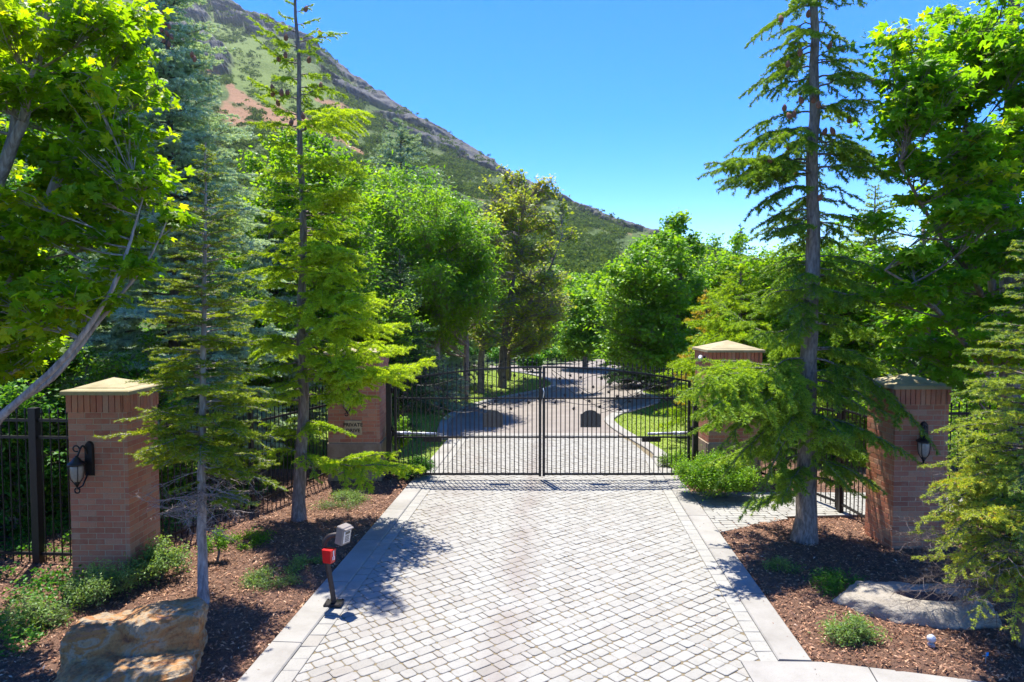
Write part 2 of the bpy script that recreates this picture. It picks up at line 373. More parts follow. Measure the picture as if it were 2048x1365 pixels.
def conifer(name, label, path, r0, r1, boughs, nmat, bmat, seed=1, cat='tree', group=None, ndens=220, nL=.03, nW=.005,
            spread=.55, step=.075, sub=.07, droop=-.12, flat=.3, dead=(), ang=52, tipv=.35, basev=.35, side_r=.4, cones=(), twigv=0.0, nup=.15, wood=True, minl=.05, sdroop=-.15):
    """path: trunk points; boughs: list of (z, azimuth, length, rise, droop, value)"""
    rng = np.random.default_rng(seed); path = np.asarray(path, float)
    root = thing(name, label, cat, path[0], group)
    tb = MB(); cb = MB()
    zz = np.linspace(0, 1, 26); zt = path[0, 2] + zz * (path[-1, 2] - path[0, 2])
    pts = np.array([interp_path(path, z) for z in zt]); rad = r0 + (r1 - r0) * zz ** .85; rad[0] *= 1.25; pts[0, 2] -= .05
    pts[1:-1, :2] += rng.normal(0, r0 * .08, (24, 2))
    tb.tube(pts, rad, 12, jit=.04, rng=rng)
    SA, SB, SV = [], [], []; WA, WB, Wa, Wb = [], [], [], []
    tips = []
    for (z, az, L, rise, dr, bv) in boughs:
        p0 = interp_path(path, z); d = np.array((math.cos(az), math.sin(az), 0)); up = np.array((0, 0, 1.))
        sd_ = np.array((-d[1], d[0], 0)); n = max(4, int(L / .1)); t = np.linspace(0, 1, n + 1)
        bend = rng.normal(0, .08)
        P = p0 + np.outer(t * L, d) + np.outer(L * (rise * t + dr * t * t), up) + np.outer(L * bend * t * t, sd_)
        P[1:] += rng.normal(0, .012 * L ** .5, (n, 3))
        for i in range(n):
            WA.append(P[i]); WB.append(P[i + 1]); k0 = 1 - i / n; k1 = 1 - (i + 1) / n
            Wa.append(.003 + .011 * L ** .8 * k0); Wb.append(.003 + .011 * L ** .8 * k1)
            if i / n > .18:
                SA.append(P[i]); SB.append(P[i + 1]); SV.append(bv + tipv * (i / n) - .1)
        tips.append(P[-1])
        s = .16 * L; sg = 1
        while s < L * .98:
            tt = s / L; i = min(n - 1, int(tt * n)); f = tt * n - i
            q = P[i] * (1 - f) + P[i + 1] * f; ax = P[i + 1] - P[i]; ax /= np.linalg.norm(ax) + 1e-9
            sl_ = max(minl, spread * L * side_r * 1.7 * (1 - tt) ** .75 * min(1, .35 + tt * 2.2)) * rng.uniform(.65, 1.2)
            a = R(ang + rng.normal(0, 8)); lat = np.cross(up, ax); lat /= np.linalg.norm(lat) + 1e-9
            dd = ax * math.cos(a) + lat * sg * math.sin(a) + up * rng.normal(0, .13)
            m = max(1, int(sl_ / .12)); pr = q
            for j in range(m):
                e = q + dd * sl_ * (j + 1) / m + up * (sdroop * sl_ * ((j + 1) / m) ** 2)
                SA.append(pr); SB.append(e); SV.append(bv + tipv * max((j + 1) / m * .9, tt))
                if wood: WA.append(pr); WB.append(e); Wa.append(.0035 * (1 - j / m) + .0015); Wb.append(.0015 + .0035 * (1 - (j + 1) / m))
                if sub and sl_ > .16:
                    dl = (e - pr); ll = np.linalg.norm(dl); dl /= ll + 1e-9; lt = np.cross(up, dl)
                    k = max(1, int(ll / sub))
                    for u_ in range(k):
                        for s2 in (-1, 1):
                            b0 = pr + dl * ll * (u_ + rng.random()) / k
                            l2 = min(.16, .38 * sl_ * (1 - j / m) + .03) * rng.uniform(.5, 1.1)
                            SA.append(b0); SB.append(b0 + (dl * .65 + lt * s2 * .75 + up * rng.normal(sdroop * .6, .12)) * l2); SV.append(bv + tipv * 1.0)
                pr = e
            s += step * rng.uniform(.7, 1.3); sg = -sg
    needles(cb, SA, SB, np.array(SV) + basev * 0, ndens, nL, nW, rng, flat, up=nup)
    seg_tubes(tb, WA, WB, np.array(Wa), np.array(Wb), 4)
    for (z, az, L, rise) in dead:                       # bare grey twigs
        stack = [(interp_path(path, z), np.array((math.cos(az), math.sin(az), rise)), L, .0085)]
        DA, DB, Da, Db = [], [], [], []
        while stack:
            p, d, l, r = stack.pop(); d = d / np.linalg.norm(d); k = 4
            for j in range(k):
                d2 = d + rng.normal(0, .16, 3) + np.array((0, 0, -.05)); d2 /= np.linalg.norm(d2); q = p + d2 * l / k
                DA.append(p); DB.append(q); Da.append(r * (1 - j / k * .7)); Db.append(r * (1 - (j + 1) / k * .7))
                if l > .10 and r > .0018:
                    for s2 in (-1, 1):
                        if rng.random() < .8:
                            lt = np.cross(d2, (0, 0, 1.)); stack.append((q, d2 * .6 + lt * s2 * .8 + rng.normal(0, .25, 3), l * rng.uniform(.3, .5), r * .5))
                p, d = q, d2
        seg_tubes(tb, DA, DB, np.array(Da), np.array(Db), 3)
    tb.build('trunk', bmat, root, True); cb.build('crown', nmat, root)
    if cones:
        cm = MB(); prof = [(.001, -.055)] + [(.034 * math.sin(math.pi * (k + .8) / 8.6) ** .7, -.055 + .11 * k / 8) for k in range(1, 8)] + [(.001, .055)]
        cm.lathe(prof, (0, 0, 0), 9); c0 = None
        for k, cpos in enumerate(cones):
            if c0 is None:
                m0 = cm; o = bpy.data.objects.new('cone', None)
                ORG['__z'] = np.zeros(3); tmp = type('P', (), {'name': '__z'})()
                o = m0.build('cone', CONE, None, True); o.parent = root; c0 = o
            else: o = c0.copy(); col.objects.link(o); o.parent = root
            o.location = [float(q) for q in (np.array(cpos) - path[0])]; o.rotation_euler = (rng.normal(0, .2), rng.normal(0, .2), 0)
            o.scale = (1, 1, rng.uniform(.9, 1.2))
    return root

def whorls(rng, z0, z1, n, per, lenf, risef, droopf, valf, jz=.05, skip=0.0, azs=None):
    out = []
    for i in range(n):
        f = (i + .5) / n; z = z0 + (z1 - z0) * f
        ph = rng.random() * 6.28
        for k in range(per):
            if rng.random() < skip: continue
            az = ph + k * 6.283 / per + rng.normal(0, .25)
            out.append((z + rng.normal(0, jz), az, lenf(f) * rng.uniform(.72, 1.15), risef(f) + rng.normal(0, .05), droopf(f), valf(f) + rng.normal(0, .06)))
    return out
def bough_to(path, pys, end, Y, bv=.35, rise=.1):
    """a bough that starts on the trunk at picture height pys and ends at END = (px, py, dY)"""
    z = W(1024, pys, Y)[2]; p0 = interp_path(path, z); e = W(end[0], end[1], Y + end[2])
    d = e - p0; L = math.hypot(d[0], d[1]); return (z, math.atan2(d[1], d[0]), L, rise, d[2] / L - rise, bv)

def in_poly(P, poly):
    x, y = P[:, 0], P[:, 1]; c = np.zeros(len(P), bool); n = len(poly)
    for i in range(n):
        x1, y1 = poly[i]; x2, y2 = poly[(i + 1) % n]
        c ^= ((y1 > y) != (y2 > y)) & (x < (x2 - x1) * (y - y1) / (y2 - y1 + 1e-12) + x1)
    return c
def clumps_in(poly, Y, dY, n, r, rng, flat=.6, rv=.3):
    """n clumps of leaves inside an outline, spread through the crown's depth"""
    poly = np.array(poly, float); ce = (poly.min(0) + poly.max(0)) / 2; hw_ = (poly.max(0) - poly.min(0)) / 2; rpx = r * F / Y
    poly = ce + (poly - ce) * np.clip(1 - np.array((.8, .8 * flat)) * rpx / hw_, .3, 1)
    out = []; lo = poly.min(0); hi = poly.max(0); cx = (lo[0] + hi[0]) / 2; hw = (hi[0] - lo[0]) / 2
    while len(out) < n:
        q = lo + rng.random(2) * (hi - lo)
        if in_poly(q[None], poly)[0]:
            k = math.sqrt(max(.1, 1 - ((q[0] - cx) / hw) ** 2)); y = Y + rng.uniform(-1, 1) * dY * k
            rr = r * rng.uniform(1 - rv, 1 + rv)
            out.append((W(q[0], q[1], y), np.array((rr, rr, rr * flat))))
    for k in range(max(3, n // 7)):
        c, rr = out[rng.integers(0, n)]; q = np.abs(rng.normal(0, 1, 3)) * np.array((0, 0, 1)) + rng.normal(0, .8, 3) * np.array((1, .6, .3))
        q /= np.linalg.norm(q) + 1e-6; out.append((c + q * r * 1.35, rr * rng.uniform(.35, .55)))
    return out
def broadleaf(name, label, trunks, clumps, lmat, bmat, kind='oval', size=.07, twigs=40, per=9, seed=1, cat='tree', group=None,
              r0=.1, layer=.5, tilt=.55, hang=0.0, twigr=.004, parent_anchor=True, bare=0, topv=.35, crown_name='crown', minr=.006, vb=.35):
    rng = np.random.default_rng(seed); base = np.array(trunks[0][0][:3], float)
    root = thing(name, label, cat, base, group); tb = MB(); cb = MB(); anchors = []
    for tr in trunks:
        P = np.array([q[:3] for q in tr], float); rad = np.array([q[3] for q in tr], float)
        t = np.linspace(0, len(P) - 1, (len(P) - 1) * 5 + 1); PP = np.stack([np.interp(t, np.arange(len(P)), P[:, k]) for k in range(3)], 1)
        if len(P) > 2:
            for _ in range(3): PP[1:-1] = (PP[:-2] + PP[1:-1] * 2 + PP[2:]) / 4
        RR = np.interp(t, np.arange(len(P)), rad); PP[1:-1] += rng.normal(0, .05, (len(PP) - 2, 3)) * RR[1:-1, None] * 2
        tb.tube(PP, RR, 10, jit=.05, rng=rng); anchors.append(np.concatenate([PP, RR[:, None]], 1))
    An = np.concatenate(anchors); SA, SB, Sa, Sb = [], [], [], []
    zall = np.array([c[0][2] for c in clumps]); zlo, zhi = zall.min(), zall.max()
    Pl, Nl, Hl, Vl = [], [], [], []
    for c, rr in clumps:
        d = np.linalg.norm(An[:, :3] - c, axis=1); bad = An[:, 2] > c[2] - .25 * d
        d2 = d + bad * 4 * d.mean() + .3 * np.abs(rng.normal(0, .3, len(d)))
        a = An[np.argmin(d2)]; a0 = a[:3]; D = c - a0; L = np.linalg.norm(D)
        mid = (a0 + c) / 2 + np.array((0, 0, -.10 * L)) + rng.normal(0, .06 * L, 3)
        B = bez(a0, mid, c + (c - a0) / (L + 1e-6) * rr[0] * .3, 7); rl = min(a[3] * .7, minr + .011 * L)
        for i in range(6):
            SA.append(B[i]); SB.append(B[i + 1]); Sa.append(rl * (1 - i / 7)); Sb.append(rl * (1 - (i + 1) / 7))
        nt_ = max(3, int(twigs * (rr[0] / .6) ** 0)); u = rng.standard_normal((nt_, 3)); u /= np.linalg.norm(u, axis=1)[:, None]
        E = c + u * rr * (rng.random(nt_) ** .45)[:, None]
        st = B[rng.integers(2, 7, nt_)]; md = (st + E) / 2 + rng.normal(0, .05, (nt_, 3)) * rr[0]
        for i in range(nt_):
            SA += [st[i], md[i]]; SB += [md[i], E[i]]; Sa += [twigr, twigr * .7]; Sb += [twigr * .7, twigr * .35]
        if bare and rng.random() < bare: continue
        K = per; tt = .35 + .75 * rng.random((nt_, K)); Pq = st[:, None] + (E - st)[:, None] * tt[..., None]
        Pq = Pq + rng.standard_normal((nt_, K, 3)) * np.array((1, 1, layer)) * size * 1.1
        out = (E - c)[:, None] / rr[0] + 0 * Pq
        Pl.append(Pq.reshape(-1, 3)); m = nt_ * K
        nn = rng.standard_normal((m, 3)) * tilt + np.array((0, 0, 1.)) + out.reshape(-1, 3) * .25
        hh = rng.standard_normal((m, 3)) + out.reshape(-1, 3) * .8 + np.array((0, 0, -hang))
        Nl.append(nn); Hl.append(hh)
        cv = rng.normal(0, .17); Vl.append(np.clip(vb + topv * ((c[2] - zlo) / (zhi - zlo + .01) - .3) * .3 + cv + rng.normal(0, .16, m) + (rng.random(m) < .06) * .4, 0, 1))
    P = np.concatenate(Pl); sz = size * rng.uniform(.65, 1.25, len(P))
    leaves(cb, P, np.concatenate(Nl), np.concatenate(Hl), sz, kind, np.concatenate(Vl))
    seg_tubes(tb, SA, SB, np.array(Sa), np.array(Sb), 4)
    tb.build('trunk', bmat, root, True); cb.build(crown_name, lmat, root)
    return root
# value noise on a plane
def vnoise(x, y, seed=0):
    xi = np.floor(x).astype(int); yi = np.floor(y).astype(int); fx = x - xi; fy = y - yi
    fx = fx * fx * (3 - 2 * fx); fy = fy * fy * (3 - 2 * fy)
    def h(a, b):
        n = (a * 374761393 + b * 668265263 + seed * 974711) & 0x7fffffff
        n = ((n ^ (n >> 13)) * 1274126177) & 0x7fffffff
        return ((n ^ (n >> 16)) & 0xffff) / 65535.
    return (h(xi, yi) * (1 - fx) + h(xi + 1, yi) * fx) * (1 - fy) + (h(xi, yi + 1) * (1 - fx) + h(xi + 1, yi + 1) * fx) * fy
def fbm(x, y, o=5, seed=0, ridged=False):
    s = 0; a = 1; t = 0
    for i in range(o):
        n = vnoise(x * 2 ** i, y * 2 ** i, seed + i)
        if ridged: n = 1 - abs(2 * n - 1)
        s = s + n * a; t += a; a *= .5
    return s / t
exec_sections = True
# ================================================================== SETTING
GX0, GX1 = G(500, 1339), G(825, 961.5)          # outer line of the left kerb
HX0, HX1 = G(1627, 1331), G(1384, 990.5)        # outer line of the right kerb
def lineL(Y, off=0.0): f = (Y - GX0[1]) / (GX1[1] - GX0[1]); return np.array((GX0[0] + (GX1[0] - GX0[0]) * f + off, Y))
def lineR(Y, off=0.0): f = (Y - HX0[1]) / (HX1[1] - HX0[1]); return np.array((HX0[0] + (HX1[0] - HX0[0]) * f - off, Y))
DRV = lineL(20)[0] - lineL(5)[0]; DANG = math.atan2(15, DRV)

mb = MB()                                       # ground sheet to the horizon
s_ = 4000; mb.add([(-s_, -s_, -.03), (s_, -s_, -.03), (s_, s_, -.03), (-s_, s_, -.03)], [(0, 1, 2, 3)])
tag(mb.build('ground', FIELD), 'wild dry ground under the whole place', kind='structure')
mb = MB(); mb.add([(-40, -14, -.02), (40, -14, -.02), (40, 3.4, -.02), (-40, 3.4, -.02)], [(0, 1, 2, 3)])
mb.add([(2.3, 3.4, -.019), (40, 3.4, -.019), (40, -3.0, -.019), (9.5, 5.0, -.019), (4.2, 6.1, -.019), (2.3, 6.3, -.019)][:2] + [(40, 3.9, -.019), (9.5, 4.6, -.019), (4.2, 5.95, -.019), (2.3, 6.2, -.019)], [(0, 1, 2, 3, 4, 5)])
tag(mb.build('street', ASPH), kind='structure')
APa, APb = G(1640, 1329), G(1922, 1363)
def apY(x): return APa[1] + (APb[1] - APa[1]) * (x - APa[0]) / (APb[0] - APa[0])
def bedz(x, y):
    x = np.asarray(x, float); y = np.asarray(y, float)
    dl = GX0[0] + (GX1[0] - GX0[0]) * (y - GX0[1]) / (GX1[1] - GX0[1]) - x
    dr = x - (HX0[0] + (HX1[0] - HX0[0]) * (y - HX0[1]) / (HX1[1] - HX0[1]))
    k = np.clip(np.maximum(dl, dr) / .8, 0, 1)
    pa = np.clip(np.hypot(np.clip(np.abs(y - 11.35) - .75, 0, 9), np.clip(3.2 - x, 0, 9)) * 2.2, 0, 1)
    pa = np.where(x > 2, pa, 1)
    return .006 + (.10 * fbm(x * .9 + 40, y * .9 + 40, 3, 5) ** 1.4) * k * pa - .03 * (pa < .05)
def bed(name, xa, xb, ya, yb, st=.12):
    nx = int((xb - xa) / st) + 1; ny = int((yb - ya) / st) + 1
    X, Y = np.meshgrid(np.linspace(xa, xb, nx), np.linspace(ya, yb, ny)); Z = bedz(X, Y)
    i, j = np.meshgrid(np.arange(nx - 1), np.arange(ny - 1)); k = j * nx + i
    m = MB(); m.add(np.stack([X, Y, Z], -1).reshape(-1, 3), np.stack([k, k + 1, k + nx + 1, k + nx], -1).reshape(-1, 4))
    return tag(m.build(name, MULCH, None, True), kind='structure')
def clipx(mesh_obj, f, zdrop=-.09):
    for v in mesh_obj.data.vertices:
        if f(v.co.x, v.co.y): v.co.z = zdrop
bL = bed('planting_bed', -13, -1.2, 3.4, 13.75); clipx(bL, lambda x, y: x > lineL(y, .02)[0])
bR = bed('planting_bed', 2.4, 14, 3.4, 15.2); clipx(bR, lambda x, y: y < apY(x) - .02 or x < lineR(y, .02)[0] or (y > 14.2 and x < 5.0))

def clip(poly, a, b):                            # keep the part left of the line a-b
    out = []; n = len(poly); d = (b[0] - a[0], b[1] - a[1])
    f = lambda p: d[0] * (p[1] - a[1]) - d[1] * (p[0] - a[0])
    for i in range(n):
        p, q = poly[i], poly[(i + 1) % n]; fp, fq = f(p), f(q)
        if fp >= 0: out.append(p)
        if (fp >= 0) != (fq >= 0):
            t = fp / (fp - fq); out.append((p[0] + (q[0] - p[0]) * t, p[1] + (q[1] - p[1]) * t))
    return out
rp = random.Random(4)
def paver(mb, poly, z, v, bev=.006):
    n = len(poly)
    if n < 3: return
    A = sum(poly[i][0]*poly[(i+1) % n][1] - poly[(i+1) % n][0]*poly[i][1] for i in range(n)) / 2
    if A < .0016: return
    cx = sum(p[0] for p in poly) / n; cy = sum(p[1] for p in poly) / n
    r = math.sqrt(A) / 2; k = max(.5, 1 - bev / r)
    tx, ty = rp.gauss(0, .012), rp.gauss(0, .012)
    zz = lambda p: z + (p[0] - cx) * tx + (p[1] - cy) * ty
    V = [(p[0], p[1], z - .03) for p in poly] + [(p[0], p[1], zz(p) - .004) for p in poly] + [(cx + (p[0]-cx)*k, cy + (p[1]-cy)*k, zz(p)) for p in poly]
    Fc = [tuple(range(2*n, 3*n))]
    for i in range(n):
        j = (i + 1) % n; Fc.append((i, j, n+j, n+i)); Fc.append((n+i, n+j, 2*n+j, 2*n+i))
    mb.add(V, Fc, v)
def pave(mb, region, rot, cw=.134, lens=(.072, .134, .134, .195, .205), z=.012, gap=.0026):
    ca, sa = math.cos(rot), math.sin(rot); reg = [(p[0], p[1]) for p in region]
    uv = [(p[0]*ca + p[1]*sa, -p[0]*sa + p[1]*ca) for p in reg]
    u0, u1 = min(p[0] for p in uv), max(p[0] for p in uv); v0, v1 = min(p[1] for p in uv), max(p[1] for p in uv)
    j = 0; v = v0
    while v < v1:
        u = u0 - rp.random() * .25; ch = cw
        while u < u1:
            L = rp.choice(lens); g = gap + rp.random() * .003; c = .014 + rp.random() * .008
            a, b_, c0, d = u + g, u + L - g, v + g, v + ch - g
            jt = lambda: rp.uniform(-.003, .003)
            q = [(a+c, c0+jt()), (b_-c, c0+jt()), (b_+jt(), c0+c), (b_+jt(), d-c), (b_-c, d+jt()), (a+c, d+jt()), (a+jt(), d-c), (a+jt(), c0+c)]
            poly = [(x*ca - y*sa, x*sa + y*ca) for x, y in q]
            mx = sum(p[0] for p in poly)/8; my = sum(p[1] for p in poly)/8
            if in_poly(np.array([(mx, my)]), BIG(reg)).any():
                for i in range(len(reg)): 
                    poly = clip(poly, reg[i], reg[(i+1) % len(reg)])
                    if not poly: break
                if poly: paver(mb, poly, z + rp.gauss(0, .0015), min(1, max(0, rp.gauss(.55, .24))))
            u += L
        v += ch; j += 1
def BIG(reg):
    cx = sum(p[0] for p in reg)/len(reg); cy = sum(p[1] for p in reg)/len(reg)
    return [(p[0] + math.copysign(.3, p[0]-cx), p[1] + math.copysign(.3, p[1]-cy)) for p in reg]
KW, BW = .31, .17
yN, yF = 3.6, 17.75
bendR = G(1330, 928); farR = G(1236, 869)
inner = [tuple(lineL(yN, KW + BW)), tuple(lineR(yN, KW + BW)), tuple(lineR(15.0, KW + BW)), tuple(lineL(15.0, KW + BW))]
mb = MB(); pave(mb, inner, DANG - math.radians(90) + math.radians(42))
inner2 = [tuple(lineL(15.0, KW + BW)), tuple(lineR(15.0, KW + .01)), tuple(G(1262, 885)[:2]), (farR[0] - .03, yF), tuple(lineL(yF, KW + BW))]
pave(mb, inner2, DANG - math.radians(90) + math.radians(42))
def border(mb, fa, y0, y1, w, sgn):
    y = y0
    while y < y1:
        L = rp.uniform(.19, .25); a, b_ = fa(y + .004), fa(min(y + L, y1) - .004)
        q = [(a[0], a[1]), (b_[0], b_[1]), (b_[0] + sgn*w, b_[1]), (a[0] + sgn*w, a[1])]
        if sgn > 0: q = q[::-1]
        paver(mb, q, .016 + rp.gauss(0, .001), min(1, max(0, rp.gauss(.6, .2)))); y += L
border(mb, lambda y: lineL(y, KW + .004), yN, yF, BW - .008, 1)
border(mb, lambda y: lineR(y, KW + .004), yN, 15.0, BW - .008, -1)
base_ = MB(); base_.prism([tuple(lineL(yN)), tuple(lineR(yN)), tuple(lineR(15.2)), (farR[0], yF), tuple(lineL(yF))], -.06, .004)
drv = tag(mb.build('driveway', PAVER), 'pale grey paver driveway leading up to the iron gate', kind='structure')
DRVO = drv

def strip(mb, pts, w, side, z0, z1, joint=1.5, gap=.006):
    """concrete band along a line; side = +1 grows to the left of the line's direction"""
    P = np.array([p[:2] for p in pts], float); d = np.gradient(P, axis=0); d /= np.linalg.norm(d, axis=1)[:, None]
    nrm = np.stack([-d[:, 1], d[:, 0]], 1) * side; Q = P + nrm * w
    ln = np.concatenate(([0], np.cumsum(np.linalg.norm(np.diff(P, axis=0), axis=1)))); s = 0
    at = lambda A, t: np.array([np.interp(t, ln, A[:, 0]), np.interp(t, ln, A[:, 1])])
    while s < ln[-1] - .01:
        e = min(s + joint, ln[-1]); ts = [s + gap] + [t for t in ln if s + gap + .02 < t < e - gap - .02] + [e - gap]
        a = [at(P, t) for t in ts]; b_ = [at(Q, t) for t in ts]; n = len(ts); bv = .012
        V = []; 
        for k in range(n):
            o = (b_[k] - a[k]) / np.linalg.norm(b_[k] - a[k]) * bv
            V += [(*a[k], z0), (*a[k], z1 - bv), (*(a[k] + o), z1), (*(b_[k] - o), z1), (*b_[k], z1 - bv), (*b_[k], z0)]
        Fc = []
        for k in range(n - 1):
            for j in range(5): q = (6*k+j, 6*k+j+1, 6*k+6+j+1, 6*k+6+j); Fc.append(q if side < 0 else q[::-1])
        Fc += [(0, 1, 2, 3, 4, 5), tuple(6*(n-1) + j for j in (5, 4, 3, 2, 1, 0))]
        mb.add(V, Fc, rp.random()); s = e
def smooth(pts, n=4):
    P = np.array([p[:2] for p in pts], float)
    for _ in range(n):
        Q = [P[0]]
        for i in range(len(P) - 1): Q += [P[i]*.75 + P[i+1]*.25, P[i]*.25 + P[i+1]*.75]
        Q.append(P[-1]); P = np.array(Q)
        if len(P) > 120: break
    return P
mb = MB()
strip(mb, [lineL(y) for y in np.linspace(yN, 17.2, 12)], KW, -1, -.05, .032)
strip(mb, [lineR(y) for y in np.linspace(G(1627, 1328)[1], 15.0, 10)], KW, 1, -.05, .032)
tag(mb.build('kerb', CONC), 'pale flush concrete edging along the driveway', kind='structure')
mb = MB()                                        # apron band at the street
strip(mb, [G(1480, 1327), G(1640, 1329), G(1780, 1345), G(1922, 1363), G(2300, 1415), G(3300, 1500)], .42, -1, -.05, .03, 1.15)
tag(mb.build('apron', CONC), 'concrete band where the driveway meets the street', kind='structure')
# curving kerbs and the road behind the gate
lk = smooth([lineL(17.2), G(893, 866), G(897, 848), G(905, 836), G(930, 820), G(985, 802), G(1060, 788), G(1108, 778), G(1118, 768), G(1085, 752), G(1020, 742), G(900, 733), G(600, 728)])
rk = smooth([lineR(15.0, KW), G(1310, 910), G(1262, 882), G(1228, 862), G(1208, 845), G(1208, 838), G(1225, 828), G(1262, 818), G(1300, 806), G(1306, 798), G(1290, 792), G(1262, 786), G(1300, 765), G(1320, 745), G(1250, 728), G(1215, 719)])
_f = [tuple(p) for p in rk if p[1] < yF]; base_.prism([tuple(lineL(14.99, .02)), tuple(lineR(14.99, .02))] + _f + [(farR[0] + .1, yF), tuple(lineL(yF, .02))], -.06, .0045); jo = base_.build('joint_sand', JOINT, DRVO)
far_ = smooth([G(600, 723), G(1020, 731), G(1100, 731), G(1140, 724), G(1165, 719)], 2)
mb = MB()
road_poly = [tuple(p) for p in lk] + [tuple(p) for p in far_] + [tuple(p) for p in rk[::-1]]
mb.add([(p[0], p[1], .004) for p in road_poly], [tuple(range(len(road_poly)))[::-1]])
tag(mb.build('road', ROADM), 'taupe aggregate road curving away behind the gate', kind='structure')
mb = MB(); strip(mb, lk, .26, 1, -.03, .06, 2.0); strip(mb, rk, .30, -1, -.03, .05, 2.0)
a = lineL(yF, KW); mb.prism([(a[0], yF), (farR[0], yF), (farR[0], yF + .3), (a[0] + .02, yF + .3)], -.05, .018)
tag(mb.build('road_kerb', CONC), 'concrete kerbs curving along the road behind the gate', kind='structure')
# lawns
def sheet(name, poly, mat_, z, label=None, kind='structure'):
    mb = MB(); P = [(p[0], p[1], z) for p in poly]
    ar = sum(P[i][0]*P[(i+1) % len(P)][1] - P[(i+1) % len(P)][0]*P[i][1] for i in range(len(P)))
    mb.add(P, [tuple(range(len(P))) if ar > 0 else tuple(range(len(P)))[::-1]]); return tag(mb.build(name, mat_), label, kind=kind)
lawnL = [tuple(p) for p in lk[6:]] + [tuple(G(560, 728)), (-25, 34), (-14, 13.6), (-3.2, 13.6), (lineL(13.6)[0] - .02, 13.6)]
lawnL = [p[:2] for p in lawnL]
sheet('lawn', lawnL, LAWN, -.004, 'sunlit lawn left of the road behind the gate')
lawnR = [tuple(p) for p in rk[14:-20]] + [tuple(G(1500, 745)), (14, 30), (14, 15.4), (G(1310, 908)[0], 15.4)]
lawnR = [p[:2] for p in lawnR]
sheet('lawn', lawnR, LAWN, -.004, 'sunlit lawn right of the road behind the gate')
# brick path to the side gate
mb = MB()
pth = [tuple(G(1394, 1008)[:2]), tuple(G(1462, 1080)[:2]), tuple(G(1530, 1044)[:2]), tuple(G(1720, 1032)[:2]), (7.2, 12.2), (4.5, 12.2)]
pr1 = [tuple(lineR(9.95, -.01)), (4.35, 10.6), (4.2, 12.15), tuple(lineR(12.2, -.01))]
pr2 = [(4.35, 10.72), (8.0, 11.0), (8.0, 12.15), (4.2, 12.15)]
pave(mb, pr1, .05, .11, (.2, .21), .02); pave(mb, pr2, .05, .11, (.2, .21), .02)
pth_o = tag(mb.build('path', PAVER), 'grey brick path running to the side gate', kind='structure')
jb = MB(); jb.prism(pr1, -.04, .008); jb.prism([(p[0], p[1] + .001) for p in pr2], -.04, .0085); jb.build('joint_sand', JOINT, pth_o)

# bark mulch chips
def chips(n, region, seed, nearx):
    rng = np.random.default_rng(seed); P = []
    while len(P) < n:
        y = 4.6 + (rng.random(4000) ** 1.25) * (region[3] - 4.6); x = region[0] + rng.random(4000) * (region[1] - region[0])
        k = nearx(x, y); P += list(zip(x[k], y[k]))
    P = np.array(P[:n]); z = bedz(P[:, 0], P[:, 1]) + rng.uniform(.002, .02, n)
    return np.column_stack([P, z]), rng
mb = MB()
for (nn, reg, sd_, fn) in ((52000, (-8.0, -.9, 0, 13.2), 3, lambda x, y: (x < lineL(y)[0] if np.isscalar(y) else x < GX0[0] + (GX1[0]-GX0[0])*(y-GX0[1])/(GX1[1]-GX0[1]) - .0)),
                      (42000, (2.8, 9.5, 0, 12.5), 4, lambda x, y: (x > HX0[0] + (HX1[0]-HX0[0])*(y-HX0[1])/(HX1[1]-HX0[1]) + .0) & ~((y > 10.0 + np.clip((x - 3.2) * .6, 0, .75)) & (y < 12.3)) & (y > apY(x) + .01))):
    P, rng = chips(nn, reg, sd_, fn); n = len(P)
    leaves(mb, P, rng.standard_normal((n, 3)) * .55 + np.array((0, 0, 1)), rng.standard_normal((n, 3)) * np.array((1, 1, .3)), rng.uniform(.018, .055, n), 'narrow', np.clip(rng.beta(1.6, 2.2, n), 0, 1))
tag(mb.build('bark_mulch', CHIP), 'loose brown bark mulch covering the beds beside the driveway', kind='stuff')

mb = MB(); rng = np.random.default_rng(31); n = 520
y = 4.8 + rng.random(n) * 9; k = rng.random(n) ** 2.2 * .5; lr = rng.random(n) < .55
xl = GX0[0] + (GX1[0]-GX0[0])*(y-GX0[1])/(GX1[1]-GX0[1]); xr = HX0[0] + (HX1[0]-HX0[0])*(y-HX0[1])/(HX1[1]-HX0[1]); x = np.where(lr, xl + (xr - xl) * k, xr - (xr - xl) * k)
leaves(mb, np.column_stack([x, y, np.full(n, .038)]), rng.standard_normal((n, 3)) * .3 + np.array((0, 0, 1)), rng.standard_normal((n, 3)) * np.array((1, 1, .1)), rng.uniform(.008, .026, n), 'narrow', rng.random(n) * .8)
tag(mb.build('leaf_litter', CHIP), 'scattered dry leaf bits lying on the paving', kind='stuff')
# grass blades on the lawns
mb = MB(); rng = np.random.default_rng(8)
for poly, n in ((lawnL, 60000), (lawnR, 26000)):
    pp = np.array(poly); lo = np.maximum(pp.min(0), (-9, 13.9)); hi = np.minimum(pp.max(0), (9, 40)); q = lo + rng.random((n * 3, 2)) * (hi - lo); q = q[in_poly(q, poly)][:n]; m = len(q)
    P = np.column_stack([q, np.full(m, -.005)])
    leaves(mb, P, rng.standard_normal((m, 3)), rng.standard_normal((m, 3)) * .35 + np.array((0, 0, 1)), rng.uniform(.02, .05, m), 'tri', np.clip(rng.normal(.5, .2, m), 0, 1))
tag(mb.build('grass', m_leaf('grass blade', [(0, (.10, .17, .012)), (.5, (.17, .25, .02)), (1, (.26, .31, .04))], .4)), 'short mown grass of the lawns', kind='stuff')

